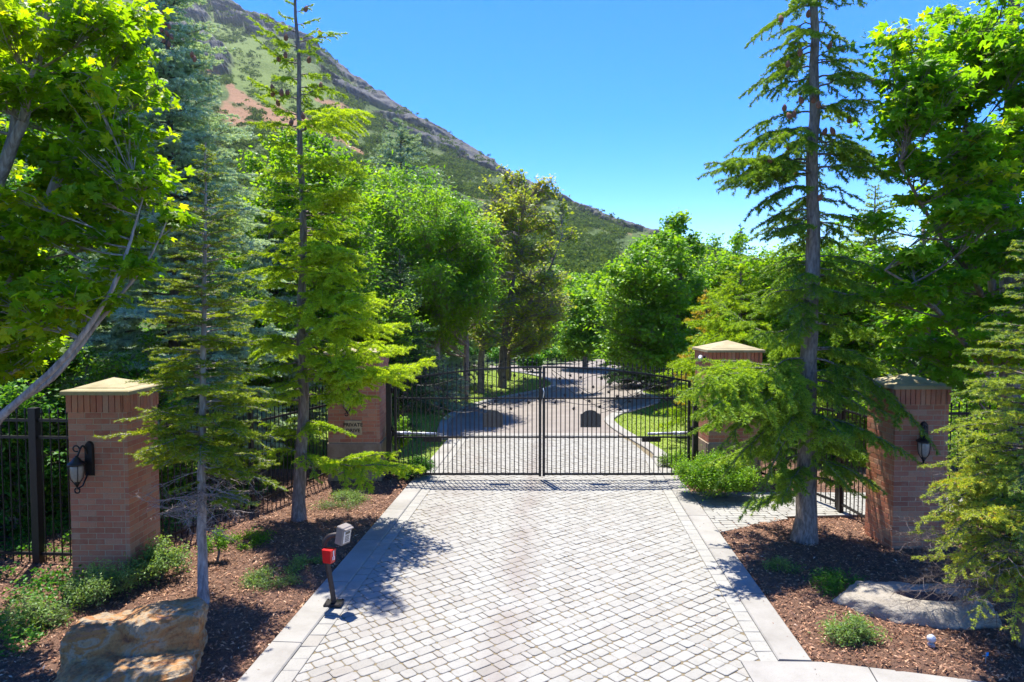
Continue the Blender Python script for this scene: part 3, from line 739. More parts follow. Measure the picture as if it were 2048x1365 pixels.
# mountain ------------------------------------------------------------
sil = np.array([(-700, -480), (-200, -260), (100, -90), (300, -20), (350, 2), (400, 8), (440, 10), (480, 28), (520, 45), (560, 62), (600, 80), (640, 100), (680, 140), (720, 175), (770, 205), (820, 235), (870, 265), (920, 295), (960, 320), (1000, 345), (1050, 372), (1120, 400), (1180, 428), (1250, 455), (1320, 475), (1410, 500), (1500, 520), (1600, 540), (1750, 562), (2000, 590), (2400, 606), (2800, 612)], float)
nx, ny = 760, 210
PX = np.interp(np.linspace(0, 1, nx), [0, .1, .88, 1], [-700, 300, 1450, 2800]); T = np.linspace(0, 1, ny) ** 1.0
ridge_py = np.interp(PX, sil[:, 0], sil[:, 1])
Rd = np.interp(PX, [-700, 350, 800, 1400, 2800], [1000, 900, 640, 420, 500])
tanv = (620 - ridge_py) / F
PXg, Tg = np.meshgrid(PX, T); Rg = np.interp(PXg, PX, Rd); tg = np.interp(PXg, PX, tanv)
DY = 62 + (Rg - 62) * Tg; ZZ = CAMZ + Rg * tg * Tg ** 1.22 - CAMZ * (1 - Tg); XX = (PXg - 1024) / F * DY
# picture height of every point, used to place bare soil and crags on the slope
PYg = 620 - (ZZ - CAMZ) / DY * F
nz = fbm(XX / 60 + 50, DY / 60 + 50, 6, 3); nr = fbm(XX / 38 + 20, ZZ / 30 + DY / 60 + 20, 6, 9, True); ng = fbm(PXg / 40 + 7, PYg / 26 + 7, 5, 21)
def capsule(x0, y0, x1, y1, r):
    dx, dy = x1 - x0, y1 - y0; t = np.clip(((PXg - x0) * dx + (PYg - y0) * dy) / (dx*dx + dy*dy), 0, 1)
    return np.clip(1.35 - np.hypot(PXg - x0 - t*dx, PYg - y0 - t*dy) / r, 0, 1)
rp_y = np.interp(PXg, sil[:, 0], sil[:, 1])
wobx = (ng - .5) * 50
rock = np.clip(1.25 - (PYg - rp_y) / np.interp(PXg, [350, 560, 640, 760, 900, 1000, 1150, 1300], [10, 19, 32, 42, 20, 10, 5, 1]), 0, 1) * (PXg > 300)
for q in ((360, 55, 400, 110, 24), (400, 100, 455, 135, 17), (440, 120, 470, 140, 9), (384, 28, 420, 48, 12), (450, 40, 520, 66, 9), (520, 75, 560, 86, 9), (560, 62, 640, 110, 12), (700, 180, 770, 215, 22)):
    rock = np.maximum(rock, capsule(*q))
rockm = np.clip((rock + (nr - .62) * 4.2) * 2.0 - .9, 0, 1) * (rock > .02)
soil = np.zeros_like(rock)
for q in ((375, 108, 442, 152, 11), (468, 176, 482, 215, 13), (478, 200, 540, 236, 24), (470, 236, 600, 262, 40), (560, 225, 660, 270, 20), (640, 205, 700, 225, 10), (620, 262, 700, 300, 14), (820, 262, 1000, 345, 8), (700, 305, 730, 322, 8), (1230, 505, 1310, 545, 6), (1190, 452, 1260, 480, 5), (940, 395, 965, 408, 6), (860, 240, 960, 300, 8)):
    soil = np.maximum(soil, capsule(*q[:4], q[4] * .62))
soilm = np.clip((soil + (ng - .5) * 1.9) * 2.2 - .8, 0, 1) * (soil > .01) * (1 - rockm)
mead = np.maximum(capsule(400, 60, 560, 170, 62), capsule(460, 90, 640, 220, 40)) * (1 - rockm) * (1 - soilm)
dispn = (nz - .5) * (10 + 10 * Tg) * np.clip(Tg * 4, 0, 1) * np.clip((1 - Tg) * 14, .12, 1)
nr2 = fbm(XX / 13 + 9, ZZ / 10 + DY / 20, 4, 15, True); crag = rockm * ((nr - .35) + .55 * (nr2 - .4)) * np.interp(Rg, [400, 900], [11, 24])
DY2 = DY - crag * .8 - dispn * .5; ZZ2 = ZZ + crag * .35 + dispn * .5 * np.clip((1 - Tg) * 14, .12, 1); XX2 = XX + (fbm(XX / 20, ZZ / 20, 3, 31) - .5) * 6 * rockm
V = np.stack([XX2, DY2, ZZ2], -1)
back = V[-1:] + np.array((0, 500, -0)) * np.array((1, 1, 1)); back[..., 2] = -5
V = np.concatenate([V, back], 0).reshape(-1, 3); k = (np.arange(ny)[:, None] * nx + np.arange(nx - 1)[None]).ravel()
m = MB(); m.add(V, np.stack([k, k + 1, k + nx + 1, k + nx], -1), 0)
me_ = m.build('mountain', None or FIELD, None, True)
def attach(o, nme, arr):
    arr = np.concatenate([arr, arr[-1:]], 0).ravel().astype(np.float32); a_ = o.data.attributes.new(nme, 'FLOAT', 'POINT'); a_.data.foreach_set('value', arr)
attach(me_, 'rock', rockm); attach(me_, 'soil', soilm); attach(me_, 'mead', np.clip(mead * 1.4, 0, 1))
mm, nt, b = mat('mountain ground'); o_ = objvec(nt)
n1 = noise(nt, .05, 8, .7, o_); n2 = noise(nt, .6, 6, .7, o_)
sc_ = ramp(nt, mth(nt, 'ADD', mth(nt, 'MULTIPLY', n1, .5), mth(nt, 'MULTIPLY', n2, .5)), [(.36, (.04, .07, .018)), (.5, (.085, .125, .03)), (.62, (.17, .18, .06))])
md = ramp(nt, n2, [(.3, (.10, .155, .03)), (.7, (.20, .24, .055))])
sl2 = ramp(nt, n2, [(.3, (.27, .14, .065)), (.7, (.36, .21, .11))])
rk2 = ramp(nt, noise(nt, .13, 9, .85, objvec(nt, (1, 1, 2)), .6), [(.32, (.045, .048, .045)), (.5, (.14, .135, .125)), (.60, (.17, .16, .10)), (.72, (.27, .21, .14))])
c = mixc(nt, attr(nt, 'mead'), sc_, md); c = mixc(nt, attr(nt, 'soil'), c, sl2); c = mixc(nt, attr(nt, 'rock'), c, rk2)
nt.links.new(c, b.inputs['Base Color']); b.inputs['Roughness'].default_value = 1; b.inputs['Specular IOR Level'].default_value = .1
bump(nt, b, n2, .8, 2.0)
me_.data.materials[0] = mm; tag(me_, 'steep scrub covered mountainside with rocky ridge', kind='structure')
# scrub oak on the slope
rng = np.random.default_rng(12); n = 42000
ii = rng.integers(8, ny - 2, n * 3); jj = rng.integers(0, nx, n * 3)
dens = np.clip((fbm(PXg / 30 + 3, PYg / 18 + 9, 4, 77) - .40) * 5, 0, 1) * (1 - rockm * .93) * (1 - soilm * .96) * (1 - mead * .80)
dens *= (DY > 75); keep = rng.random(n * 3) < dens[ii, jj]; ii, jj = ii[keep][:n], jj[keep][:n]; n = len(ii)
C0 = np.stack([XX2, DY2, ZZ2], -1)[ii, jj] + rng.normal(0, .8, (n, 3)) * np.array((2, 1, 0)); rad = rng.uniform(.7, 1.9, n) * np.interp(C0[:, 1], [80, 800], [.8, 1.9])
q = 20; u = rng.standard_normal((n, q, 3)); u /= np.linalg.norm(u, axis=2)[..., None]; u[..., 2] = np.abs(u[..., 2]) * .9
P = (C0[:, None] + u * rad[:, None, None] * rng.uniform(.6, 1, (n, q, 1))).reshape(-1, 3)
m = MB(); leaves(m, P, u.reshape(-1, 3) + rng.normal(0, .4, (n*q, 3)), rng.standard_normal((n*q, 3)), np.repeat(rad, q) * rng.uniform(.35, .6, n*q), 'tri', np.clip(np.repeat(rng.normal(.45, .2, n), q) + rng.normal(0, .12, n*q), 0, 1))
tag(m.build('scrub', m_leaf('scrub oak', [(0, (.03, .06, .015)), (.5, (.065, .11, .022)), (1, (.13, .18, .04))], .25, spec=0, rough=1)), 'dark green scrub oak thickets on the mountainside', kind='stuff')
# ================================================================== BUILT THINGS
rng = np.random.default_rng(77)
def make_pillar(name, label, x0, y0, side, h, seed, group, stone=False, depth=None):
    """x0, y0: front left corner; the body is brick laid course by course on a mortar core"""
    depth = depth or side; r = random.Random(seed); cx, cy = x0 + side / 2, y0 + depth / 2
    root = thing(name, label, 'gate pillar', (cx, cy, 0), group)
    hb = h - .30; ch = .0685; sold = .21
    mo = MB(); mo.box((cx, cy, hb / 2 - .05), (side - .003, depth - .003, hb + .1)); mo.build('mortar', MORTAR, root)
    bk = MB(); z0 = .78 if stone else -.06; ztop = h - .075 - .055; zs = ztop - sold
    n = int(round((zs - z0) / ch)); ch = (zs - z0) / n
    mw = .0095; bt = .05
    def face(k, u0, u1, za, zb, out, v):
        # k: 0 front, 1 right, 2 back, 3 left ; u from left to right seen from outside
        c_ = .0025; d = out
        if k == 0: c = (x0 + (u0+u1)/2, y0 + bt/2 - d, (za+zb)/2); sz = (u1-u0, bt, zb-za)
        if k == 2: c = (x0 + side - (u0+u1)/2, y0 + depth - bt/2 + d, (za+zb)/2); sz = (u1-u0, bt, zb-za)
        if k == 1: c = (x0 + side - bt/2 + d, y0 + (u0+u1)/2, (za+zb)/2); sz = (bt, u1-u0, zb-za)
        if k == 3: c = (x0 + bt/2 - d, y0 + depth - (u0+u1)/2, (za+zb)/2); sz = (bt, u1-u0, zb-za)
        bk.bbox(c, sz, c_, v)
    for i in range(n):
        za = z0 + i * ch + mw / 2; zb = za + ch - mw
        for k in range(4):
            ln = side if k % 2 == 0 else depth; m = max(2, round((ln - .1) / .213)); 
            full = (ln - .1) / m; cuts = [0]
            cuts += [(.1 if (i + k) % 2 else full) + full * q for q in range(m)]
            cuts = [c for c in cuts if c < ln - .03] + [ln]
            for a_, b_ in zip(cuts[:-1], cuts[1:]):
                e0 = .0 if a_ > 0 else -.002
                face(k, a_ + (mw/2 if a_ > 0 else bt*0), b_ - (mw/2 if b_ < ln else bt + .004), za, zb, .0015 + r.uniform(-.0008, .0012) + (0 if not(i % 7 == 3) else 0), r.random())
    for k in range(4):
        ln = side if k % 2 == 0 else depth; m = round(ln / .068); f = (ln + .03) / m
        for q in range(m):
            face(k, -.015 + q*f + mw/2, -.015 + (q+1)*f - mw/2 - (bt + .004 if q == m-1 else 0), zs + mw/2, ztop, .017 + r.uniform(-.001, .002), r.random())
    bk.build('brickwork', BRICK, root)
    if stone:
        st = MB(); zc = -.08
        for hh in (.30, .26, .27):
            for k in range(4):
                ln = side if k % 2 == 0 else depth; cuts = [0, ln * r.uniform(.26, .40), ln * r.uniform(.6, .75), ln]
                for a_, b_ in zip(cuts[:-1], cuts[1:]):
                    u0 = -.02 + a_ + .004; u1 = b_ + (.02 if b_ == ln else 0) - .004 - (bt + .01 if b_ == ln else 0); o = .022 + r.uniform(-.003, .008)
                    if k == 0: c = (x0 + (u0+u1)/2, y0 + bt/2 - o, zc+hh/2); sz = (u1-u0, bt, hh-.01)
                    if k == 2: c = (x0 + side - (u0+u1)/2, y0 + depth - bt/2 + o, zc+hh/2); sz = (u1-u0, bt, hh-.01)
                    if k == 1: c = (x0 + side - bt/2 + o, y0 + (u0+u1)/2, zc+hh/2); sz = (bt, u1-u0, hh-.01)
                    if k == 3: c = (x0 + bt/2 - o, y0 + depth - (u0+u1)/2, zc+hh/2); sz = (bt, u1-u0, hh-.01)
                    st.bbox(c, sz, .006, r.random())
            zc += hh + .008
        st.build('stone_base', STONE, root)
    cm = MB(); o = .055; s2, d2 = side / 2 + o, depth / 2 + o; zt = ztop + .004
    prof = [(0, -.0), (0, .042), (-.012, .055), (-.10, .067), (-.112, .080), (-.13, .083)]
    V = []
    for dx, z in prof:
        V += [(cx - s2 - dx, cy - d2 - dx, zt + z), (cx + s2 + dx, cy - d2 - dx, zt + z), (cx + s2 + dx, cy + d2 + dx, zt + z), (cx - s2 - dx, cy + d2 + dx, zt + z)]
    V.append((cx, cy, zt + .083 + .13 * side)); Fc = [(3, 2, 1, 0)]
    for i in range(len(prof) - 1):
        for k in range(4): Fc.append((4*i+k, 4*i+(k+1) % 4, 4*i+4+(k+1) % 4, 4*i+4+k))
    e = 4 * (len(prof) - 1)
    for k in range(4): Fc.append((e+k, e+(k+1) % 4, e+4))
    cm.add(V, Fc); cm.build('cap', CAPM, root)
    return root
GP = 'brick pillars at the gate'
PLx, PLy = -5.27, 8.05
make_pillar('brick_pillar', 'reddish brick pillar nearest the camera on the left, lit lantern side facing the drive', PLx, PLy, .70, 2.42, 1, GP)
make_pillar('brick_pillar', 'brick pillar on stone blocks carrying the PRIVATE DRIVE plaque', -3.50, 12.9, .98, 2.58, 2, GP, True)
make_pillar('brick_pillar', 'brick pillar with a small camera on it right of the gate leaves', 3.74, 12.9, .98, 2.62, 3, GP, True)
make_pillar('brick_pillar', 'brick pillar half hidden by the spruce at the right of the drive', 5.17, 9.15, .72, 2.36, 4, GP)
for o in list(col.objects):
    if o.get('label', '').startswith('reddish brick pillar'): o['label'] = 'reddish brick pillar nearest the camera left of the small fir'

def make_lantern(label, x, y, z, group):
    """coach lantern on a wall that faces -Y; (x, y) is the plate centre on the wall"""
    root = thing('wall_lantern', label, 'lantern', (x, y, z), group)
    p = MB(); out = [(.055*math.cos(a) if abs(math.cos(a)) > .01 else 0, (.21 if math.sin(a) > 0 else .16) + .055*math.sin(a)*1.2) for a in np.linspace(0, math.pi, 9)]
    prof = [(px, pz - .02) for px, pz in out] + [(-.055, -.16), (.055, -.16)]
    V = [(x + a, y - .005, z + b_) for a, b_ in prof] + [(x + a*.8, y - .035, z + b_*.95) for a, b_ in prof]; n = len(prof)
    p.add(V, [tuple(range(n)), tuple(range(2*n-1, n-1, -1))] + [(i, n+i, n+(i+1) % n, (i+1) % n) for i in range(n)])
    p.build('back_plate', IRON, root)
    a = MB(); lx, ly = x - .075, y - .14
    t = np.linspace(0, 1, 16); pts = [(x - .01 - .065*k, y - .03 - .11*k, z + .10 + .11*math.sin(math.pi*min(1, k*1.15)) ) for k in t]
    pts += [(lx, ly, z + .08)]; a.tube(pts, .011, 8)
    a.build('bracket', IRON, root, True); a = MB(); a.tube([(lx + .035*math.cos(q), ly, z + .19 + .035*math.sin(q)) for q in np.linspace(0, 5.2, 14)], .009, 6); a.build('scroll', IRON, root, True); a = MB()
    a.tube([(x - .01, y - .03, z - .12), (x - .04, y - .09, z - .26), (lx, ly, z - .285)], .010, 8)
    a.tube([(lx + .03*math.cos(q), ly, z - .305 + .03*math.sin(q)) for q in np.linspace(1.5, -4.2, 14)], .009, 6); a.build('lower_bracket', IRON, root, True)
    h = MB(); h.lathe([(.012, .105), (.018, .09), (.03, .085), (.045, .06), (.07, .035), (.095, .02), (.10, .005), (.085, -.004)], (lx, ly, z), 20); h.build('hood', IRON, root, True)
    g = MB(); g.lathe([(.066, -.006), (.070, -.03), (.068, -.09), (.058, -.15), (.040, -.19), (.02, -.205)], (lx, ly, z), 20); g.build('glass_shade', FROST, root, True)
    f = MB()
    for q in np.arange(4) * math.pi / 2 + .7: f.tube([(lx + r_*math.cos(q), ly + r_*math.sin(q), z + zz_) for r_, zz_ in ((.076, 0), (.078, -.06), (.074, -.11), (.062, -.165), (.03, -.215), (.01, -.25))], .005, 5)
    f.lathe([(.022, -.2), (.03, -.215), (.02, -.24), (.008, -.27)], (lx, ly, z), 12); f.build('cage', IRON, root, True)
LG = 'black coach lanterns on the brick pillars'
q = W(180, 925, 8.04); make_lantern('black coach lantern with frosted shade on the pillar nearest the camera', q[0], 8.046, q[2], LG)
q = W(704, 795, 12.89); make_lantern('black coach lantern above the PRIVATE DRIVE plaque', q[0], 12.895, q[2], LG)
q = W(1838, 885, 9.14); make_lantern('black coach lantern on the right hand pillar behind spruce boughs', q[0] + .06, 9.145, q[2] + .03, LG)

# plaque
a_, b_ = W(690, 871, 12.88), W(723, 841, 12.88); cx, cz = (a_[0] + b_[0]) / 2, (a_[2] + b_[2]) / 2; wd, ht = .325, .275
root = thing('sign_plaque', 'small bronze plaque reading PRIVATE DRIVE on brick pillar', 'sign', (cx, 12.875, cz))
mb = MB(); prof = [(sx * (wd/2 - .02) + .02*math.cos(an), sz * (ht/2 - .02) + .02*math.sin(an)) for (sx, sz, a0) in ((1, 1, 0), (-1, 1, 90), (-1, -1, 180), (1, -1, 270)) for an in [R(a0 + k*22.5) for k in range(5)]]
V = [(cx + p[0], 12.892, cz + p[1]) for p in prof] + [(cx + p[0], 12.868, cz + p[1]) for p in prof]; n = len(prof)
mb.add(V, [tuple(range(n))[::-1], tuple(range(n, 2*n))] + [(i, (i+1) % n, n+(i+1) % n, n+i) for i in range(n)]); mb.build('plate', BRASS, root)
for k, word in enumerate(('PRIVATE', 'DRIVE')):
    cu = bpy.data.curves.new('lettering', 'FONT'); cu.body = word; cu.size = .094; cu.extrude = .002; cu.align_x = 'CENTER'; cu.offset = .0022; cu.space_character = 1.05
    o = bpy.data.objects.new('lettering', cu); col.objects.link(o); o.parent = root; o.location = (0, -.010, (.028 if k == 0 else -.082)); o.rotation_euler = (R(90), 0, 0)
    cu.materials.append(IRON); bpy.context.view_layer.update(); dg = bpy.context.evaluated_depsgraph_get(); me2 = bpy.data.meshes.new_from_object(o.evaluated_get(dg)); o2 = bpy.data.objects.new('word', me2); col.objects.link(o2); o2.parent = root; o2.location = o.location; o2.rotation_euler = o.rotation_euler; bpy.data.objects.remove(o)

# ---- gate leaves
GY = 13.08
zb_, zm_, zu_ = .125, .845, 1.60
XC = W(1084, 800, GY)[0]; XL = W(788, 800, GY)[0]; XR = W(1381, 800, GY)[0]
ztop = lambda x: 2.20 - .27 * ((x - XC) / 2.8) ** 2
def leaf_outline():
    T, Fc = LT['maple']; idx = list(range(1, len(T))); return [(T[i][0], T[i][1]) for i in idx]
def make_gate(xa, xb, label, sgn):
    """xa is the hinge side"""
    root = thing('gate_leaf', label, 'gate', (xa, GY, 0), 'black iron gate leaves')
    f = MB(); lo, hi = min(xa, xb), max(xa, xb); W_ = hi - lo
    for x in (lo + .025, hi - .025): f = MB(); f.bbox((x, GY, (zb_ - .02 + ztop(x)) / 2), (.05, .05, ztop(x) - zb_ + .06), .004); f.build('stile', IRON, root)
    for z, t in ((zb_, .04), (zm_, .03), (zu_, .03)):
        m = MB(); m.box((lo + W_/2, GY, z), (W_ - .1, .034, t)); m.build('rail', IRON, root)
    m = MB(); xs = np.linspace(lo, hi, 25); V = []
    for x in xs: z = ztop(x); V += [(x, GY-.02, z-.018), (x, GY+.02, z-.018), (x, GY+.02, z+.018), (x, GY-.02, z+.018)]
    Fc = [(3, 2, 1, 0), tuple(96 + k for k in range(4))]
    for i in range(24):
        for k in range(4): Fc.append((4*i+k, 4*i+(k+1) % 4, 4*i+4+(k+1) % 4, 4*i+4+k))
    m.add(V, Fc); m.build('arched_top_rail', IRON, root)
    n = 32; first = None
    for i in range(n):
        x = lo + .05 + (W_ - .1) * (i + .5) / n; zt = ztop(x)
        ht = .075 if i % 2 else .10
        if first is None:
            pm = MB(); pm.tube([(x, GY, 0), (x, GY, 1)], .0095, 6); po = pm.build('picket', IRONB, root); 
            for v in po.data.vertices: v.co.x -= x - xa
            fm = MB(); fm.lathe([(.0075, -.01), (.019, -.002), (.019, .008), (.008, .014), (.008, .03), (.017, .042), (.012, .065), (.001, .10)], (xa, GY, 0), 8)
            fm.box((xa, GY, .003), (.062, .012, .010)); fo = fm.build('finial', IRON, po)
            first = (po, fo)
        else:
            po = first[0].copy(); fo = first[1].copy(); col.objects.link(po); col.objects.link(fo); po.parent = root; fo.parent = po
        po.location = (x - xa, 0, zb_); L = zt + ht - zb_; po.scale = (1, 1, L); fo.location = (0, 0, 1.0); fo.scale = (1, 1, 1 / L)
    # thin curved vines and iron leaves
    def px(x): return xa + sgn * x
    V1 = [[(.1, zu_-.25), (.5, zu_+.02), (.95, zu_+.28), (1.5, zu_+.50), (2.0, zu_+.42), (2.65, zu_+.12)],
          [(.15, zu_+.05), (.8, zu_-.15), (1.35, zu_-.32), (1.9, zu_-.12), (2.45, zu_+.22), (2.68, zu_+.50)],
          [(.35, zu_+.36), (.9, zu_+.15), (1.5, zu_-.05), (2.0, zu_-.15), (2.5, zu_-.05)],
          [(.5, zu_+.44), (1.1, zu_+.05), (1.45, zu_-.22), (1.8, zu_-.30)],
          [(.1, zu_+.30), (.7, zu_+.22), (1.3, zu_+.42), (1.65, zu_+.20), (2.0, zu_+.02)],
          [(2.68, zu_+.55), (2.3, zu_+.30), (1.85, zu_+.05)], [(1.7, zu_+.52), (1.35, zu_+.25), (1.05, zu_-.02)]]
    for cv in V1:
        P = smooth([(a, b) for a, b in cv], 3); m = MB(); m.tube([(px(p[0]), GY - .018, p[1]) for p in P], .0055, 5); m.build('vine_rod', IRON, root, True)
    lp = [(.22, .10), (.30, -.13), (.48, -.02), (.62, .30), (.66, -.22), (.85, .18), (.95, -.30), (1.02, .05), (1.12, .40), (1.18, -.06), (1.28, .22), (1.36, -.22), (1.42, .04), (1.45, .46),
          (1.56, .28), (1.58, .12), (1.72, .38), (1.75, -.16), (1.88, .22), (1.95, -.05), (2.08, .10), (2.12, .40), (2.25, -.20), (2.32, .44), (2.42, .06), (2.52, .38), (2.60, -.08)]
    ol = leaf_outline(); c0 = None
    for j, (a, b) in enumerate(lp):
        if c0 is None:
            m = MB(); V = [(xa + p[0]*.05 - .01, GY - .004, p[1]*.05) for p in ol] + [(xa + p[0]*.05 - .01, GY + .004, p[1]*.05) for p in ol]; k = len(ol)
            V += [(xa, GY - .012, 0)]; m.add(V, [(i, (i+1) % k, 2*k) for i in range(k)] + [tuple(range(k, 2*k))] + [(i, k+i, k+(i+1) % k, (i+1) % k) for i in range(k)]); c0 = m.build('iron_leaf', IRON, root); o = c0
        else: o = c0.copy(); col.objects.link(o); o.parent = root
        o.location = (sgn * a, -.03, zu_ + b); o.rotation_euler = (0, R(-90) + rp.uniform(-1.2, 1.2), 0)
    # blank arched address board
    cxp = (W(1181, 840, GY) if sgn < 0 else W(986, 840, GY))[0]; zz0, zz1 = 3.3 - (857-620)*GY/F, 3.3 - (822-620)*GY/F
    m = MB(); hw = .192; o_ = [(-hw, zz0), (hw, zz0), (hw, zz1 - .08)]
    o_ += [(hw - .03, zz1 - .07)] + [(.14*math.cos(t), zz1 - .07 + .07*math.sin(t)) for t in np.linspace(.15, math.pi - .15, 9)] + [(-hw + .03, zz1 - .07), (-hw, zz1 - .08)]
    k = len(o_); V = [(cxp + p[0], GY + .022, p[1]) for p in o_] + [(cxp + p[0], GY + .034, p[1]) for p in o_]
    m.add(V, [tuple(range(k)), tuple(range(2*k-1, k-1, -1))] + [(i, k+i, k+(i+1) % k, (i+1) % k) for i in range(k)]); m.build('address_board', DARKP, root)
    for z in (.35, 1.0, 1.75): m = MB(); m.lathe([(.022, -.05), (.022, .05)], (xa - sgn*.03, GY, z), 8); m.build('hinge', IRON, root, True)
    return root
gl = make_gate(XL, XC - .012, 'left leaf of the black iron driveway gate with vine scrollwork', 1)
gr = make_gate(XR, XC + .012, 'right leaf of the black iron driveway gate with vine scrollwork', -1)
root = thing('gate_lock', 'dark lock case with pale strap at the meeting of the gate leaves', 'lock', (XC - .03, GY - .05, 1.72))
m = MB(); m.bbox((XC - .03, GY - .055, 1.70), (.06, .05, .24), .006); m.build('case', IRON, root)
m = MB(); m.tube([(XC + .015, GY - .06, 1.80), (XC + .035, GY - .075, 1.74), (XC + .02, GY - .07, 1.62)], .009, 6); m.build('strap', WHITEP, root, True)
for x, lb in ((XL - .10, 'square black iron post between plaque pillar and left gate leaf'), (XR + .10, 'square black iron post between right gate leaf and camera pillar')):
    root = thing('gate_post', lb, 'post', (x, GY, 0), 'gate hinge posts')
    m = MB(); m.bbox((x, GY, .96), (.10, .10, 2.04), .006); m.build('post', IRON, root)
    m = MB(); m.lathe([(.065, 0), (.065, .012), (.03, .03), (.012, .045)], (x, GY, 1.98), 4); m.build('post_cap', IRON, root)
for sgn, xh, lb in ((1, XL - .05, 'grey gate operator arm behind the left gate leaf'), (-1, XR + .05, 'grey gate operator arm behind the right gate leaf')):
    z = .885; y = GY + .17; root = thing('gate_operator', lb, 'gate operator', (xh, y, z), 'gate operator arms')
    m = MB(); m.tube([(xh, y + .05, z), (xh + sgn*.30, y + .03, z)], .034, 12); m.build('motor_tube', STEEL, root, True)
    m = MB(); m.tube([(xh + sgn*.30, y + .03, z), (xh + sgn*.84, y - .04, z)], .026, 12); m.tube([(xh + sgn*.28, y+.03, z), (xh + sgn*.33, y+.027, z)], .040, 12); m.build('ram', STEEL, root, True)
    m = MB(); m.bbox((xh + sgn*.78, y - .07, z - .10), (.36, .09, .09), .006); m.build('bracket_box', IRON, root)
    m = MB(); m.bbox((xh - sgn*.03, y + .02, z), (.08, .14, .10), .006); m.build('mount', IRON, root)

# ---- fences
def make_fence(a, b, label, h=1.75, z0=.06, sp=.11, posts=(), name='iron_fence', group='black iron fence panels', cat='fence', rake=False):
    a, b = np.array(a[:2], float), np.array(b[:2], float); L = np.linalg.norm(b - a); d = (b - a) / L; rz = math.atan2(d[1], d[0]); nr_ = np.array((-d[1], d[0]))
    root = thing(name, label, cat, (*a, 0), group)
    for z in (z0 + .10, h - .28, h - .06):
        m = MB(); m.box((*(a + d*L/2), z), (L, .03, .035), rz); m.build('rail', IRON, root)
    n = min(100, int(L / sp)); first = None
    for i in range(n):
        q = a + d * L * (i + .5) / n
        if first is None:
            m = MB(); m.tube([(a[0], a[1], z0), (a[0], a[1], h + .02)], .009, 6); m.lathe([(.009, 0), (.018, .015), (.013, .05), (.001, .09)], (a[0], a[1], h + .02), 6); first = m.build('picket', IRON, root); o = first
        else: o = first.copy(); col.objects.link(o); o.parent = root
        o.location = (q[0] - a[0], q[1] - a[1], 0)
    for t, w_ in posts:
        q = a + d * L * t; m = MB(); m.bbox((*q, (h + .1) / 2 - .03), (w_, w_, h + .16), .004, rz=rz); m.build('post', IRON, root)
    return root
make_fence((-5.29, 8.62), (-9.6, 8.9), 'black iron fence running left from the pillar nearest the camera', 1.95, posts=((.19, .10), (.6, .09), (1, .09)))
make_fence((-4.95, 8.78), (-3.52, 13.2), 'black iron fence between the small fir and the plaque pillar', 1.75, posts=((.5, .06),))
pg = W(1688, 1030, 11.0); P1 = np.array((5.33, 11.0)); P2 = np.array((4.98, 12.35))
make_fence(P1 + (0, -.06), (5.36, 9.89), 'short black iron fence between side gate and the right pillar', 1.75, posts=((0.0, .07),))
make_fence(P1 + (0, .04), P2, 'black iron side gate across the brick path', 1.7, name='side_gate', group='side gate', cat='gate', posts=((0, .05), (1, .05)))
make_fence(P2 + (-.01, .06), (4.74, 13.3), 'short black iron fence beside the camera pillar', 1.75, posts=((0, .06),))
make_fence((5.91, 9.55), (10.6, 9.75), 'black iron fence behind the spruce at the right edge', 1.9, posts=((.5, .08), (1, .08)))

# ---- call post
Yk = 7.52; P0 = G(668, 1214); x0_, y0_ = P0[0], P0[1]
root = thing('call_post', 'bent bronze gooseneck post on the left kerb', 'post', (x0_, y0_, .03))
m = MB(); m.bbox((x0_, y0_, .045), (.20, .16, .022), .006); 
for sx in (-1, 1):
    for sy in (-1, 1): m.lathe([(.010, 0), (.010, .008), (.004, .012)], (x0_ + sx*.08, y0_ + sy*.06, .056), 6)
m.build('base_plate', IRON, root)
m = MB(); zz = lambda py: CAMZ - (py - 620) * y0_ / F
pts = [(x0_, y0_, .05), (x0_ - .03, y0_, .28), (x0_ - .085, y0_, .58), (x0_ - .10, y0_, .66), (x0_ - .095, y0_, .73), (x0_ - .06, y0_, .785), (x0_ - .01, y0_, .808), (x0_ + .07, y0_, .815)]
P3 = smooth([(p[0], p[2]) for p in pts], 3); m.tube([(p[0], y0_, p[1]) for p in P3], .029, 8); m.build('gooseneck', IRONB, root, True)
kx, kz = x0_ + .115, .82
root2 = thing('keypad_box', 'beige intercom keypad box on top of the bent post', 'keypad', (kx, y0_, kz))
m = MB(); Rk = np.array(Matrix.Rotation(R(-28), 3, 'Z')) @ np.array(Matrix.Rotation(R(10), 3, 'Y'))
def kb(mm_, c, s_, b=.004):
    k0 = MB(); k0.bbox((0, 0, 0), s_, b); V = np.concatenate(k0.V) @ np.eye(3) + np.array(c); mm_.add(V @ Rk.T + np.array((kx, y0_, kz)), [tuple(f) for F_ in k0.F for f in F_])
kb(m, (0, 0, 0), (.10, .15, .20), .008); m.build('housing', BEIGE, root2)
m = MB(); kb(m, (.052, 0, -.01), (.008, .11, .14)); m.build('keypad_panel', STEEL, root2)
for bi in range(3):
    for bj in range(4): m = MB(); kb(m, (.058, -.022 + .022*bi, .0 - .02*bj), (.005, .014, .012), .001); m.build('button', BEIGE, root2)
m = MB(); kb(m, (.0575, 0, .035), (.004, .07, .028), .001); m.build('screen', DARKP, root2)
m = MB(); kb(m, (.058, 0, .085), (.05, .13, .012)); m.build('hood', BEIGE, root2)
rx, rz_ = x0_ - .055, .60
root3 = thing('fire_box', 'small red fire access box on the bent post', 'box', (rx, y0_ - .05, rz_))
m = MB(); Rr = Matrix.Rotation(R(-20), 3, 'Z')
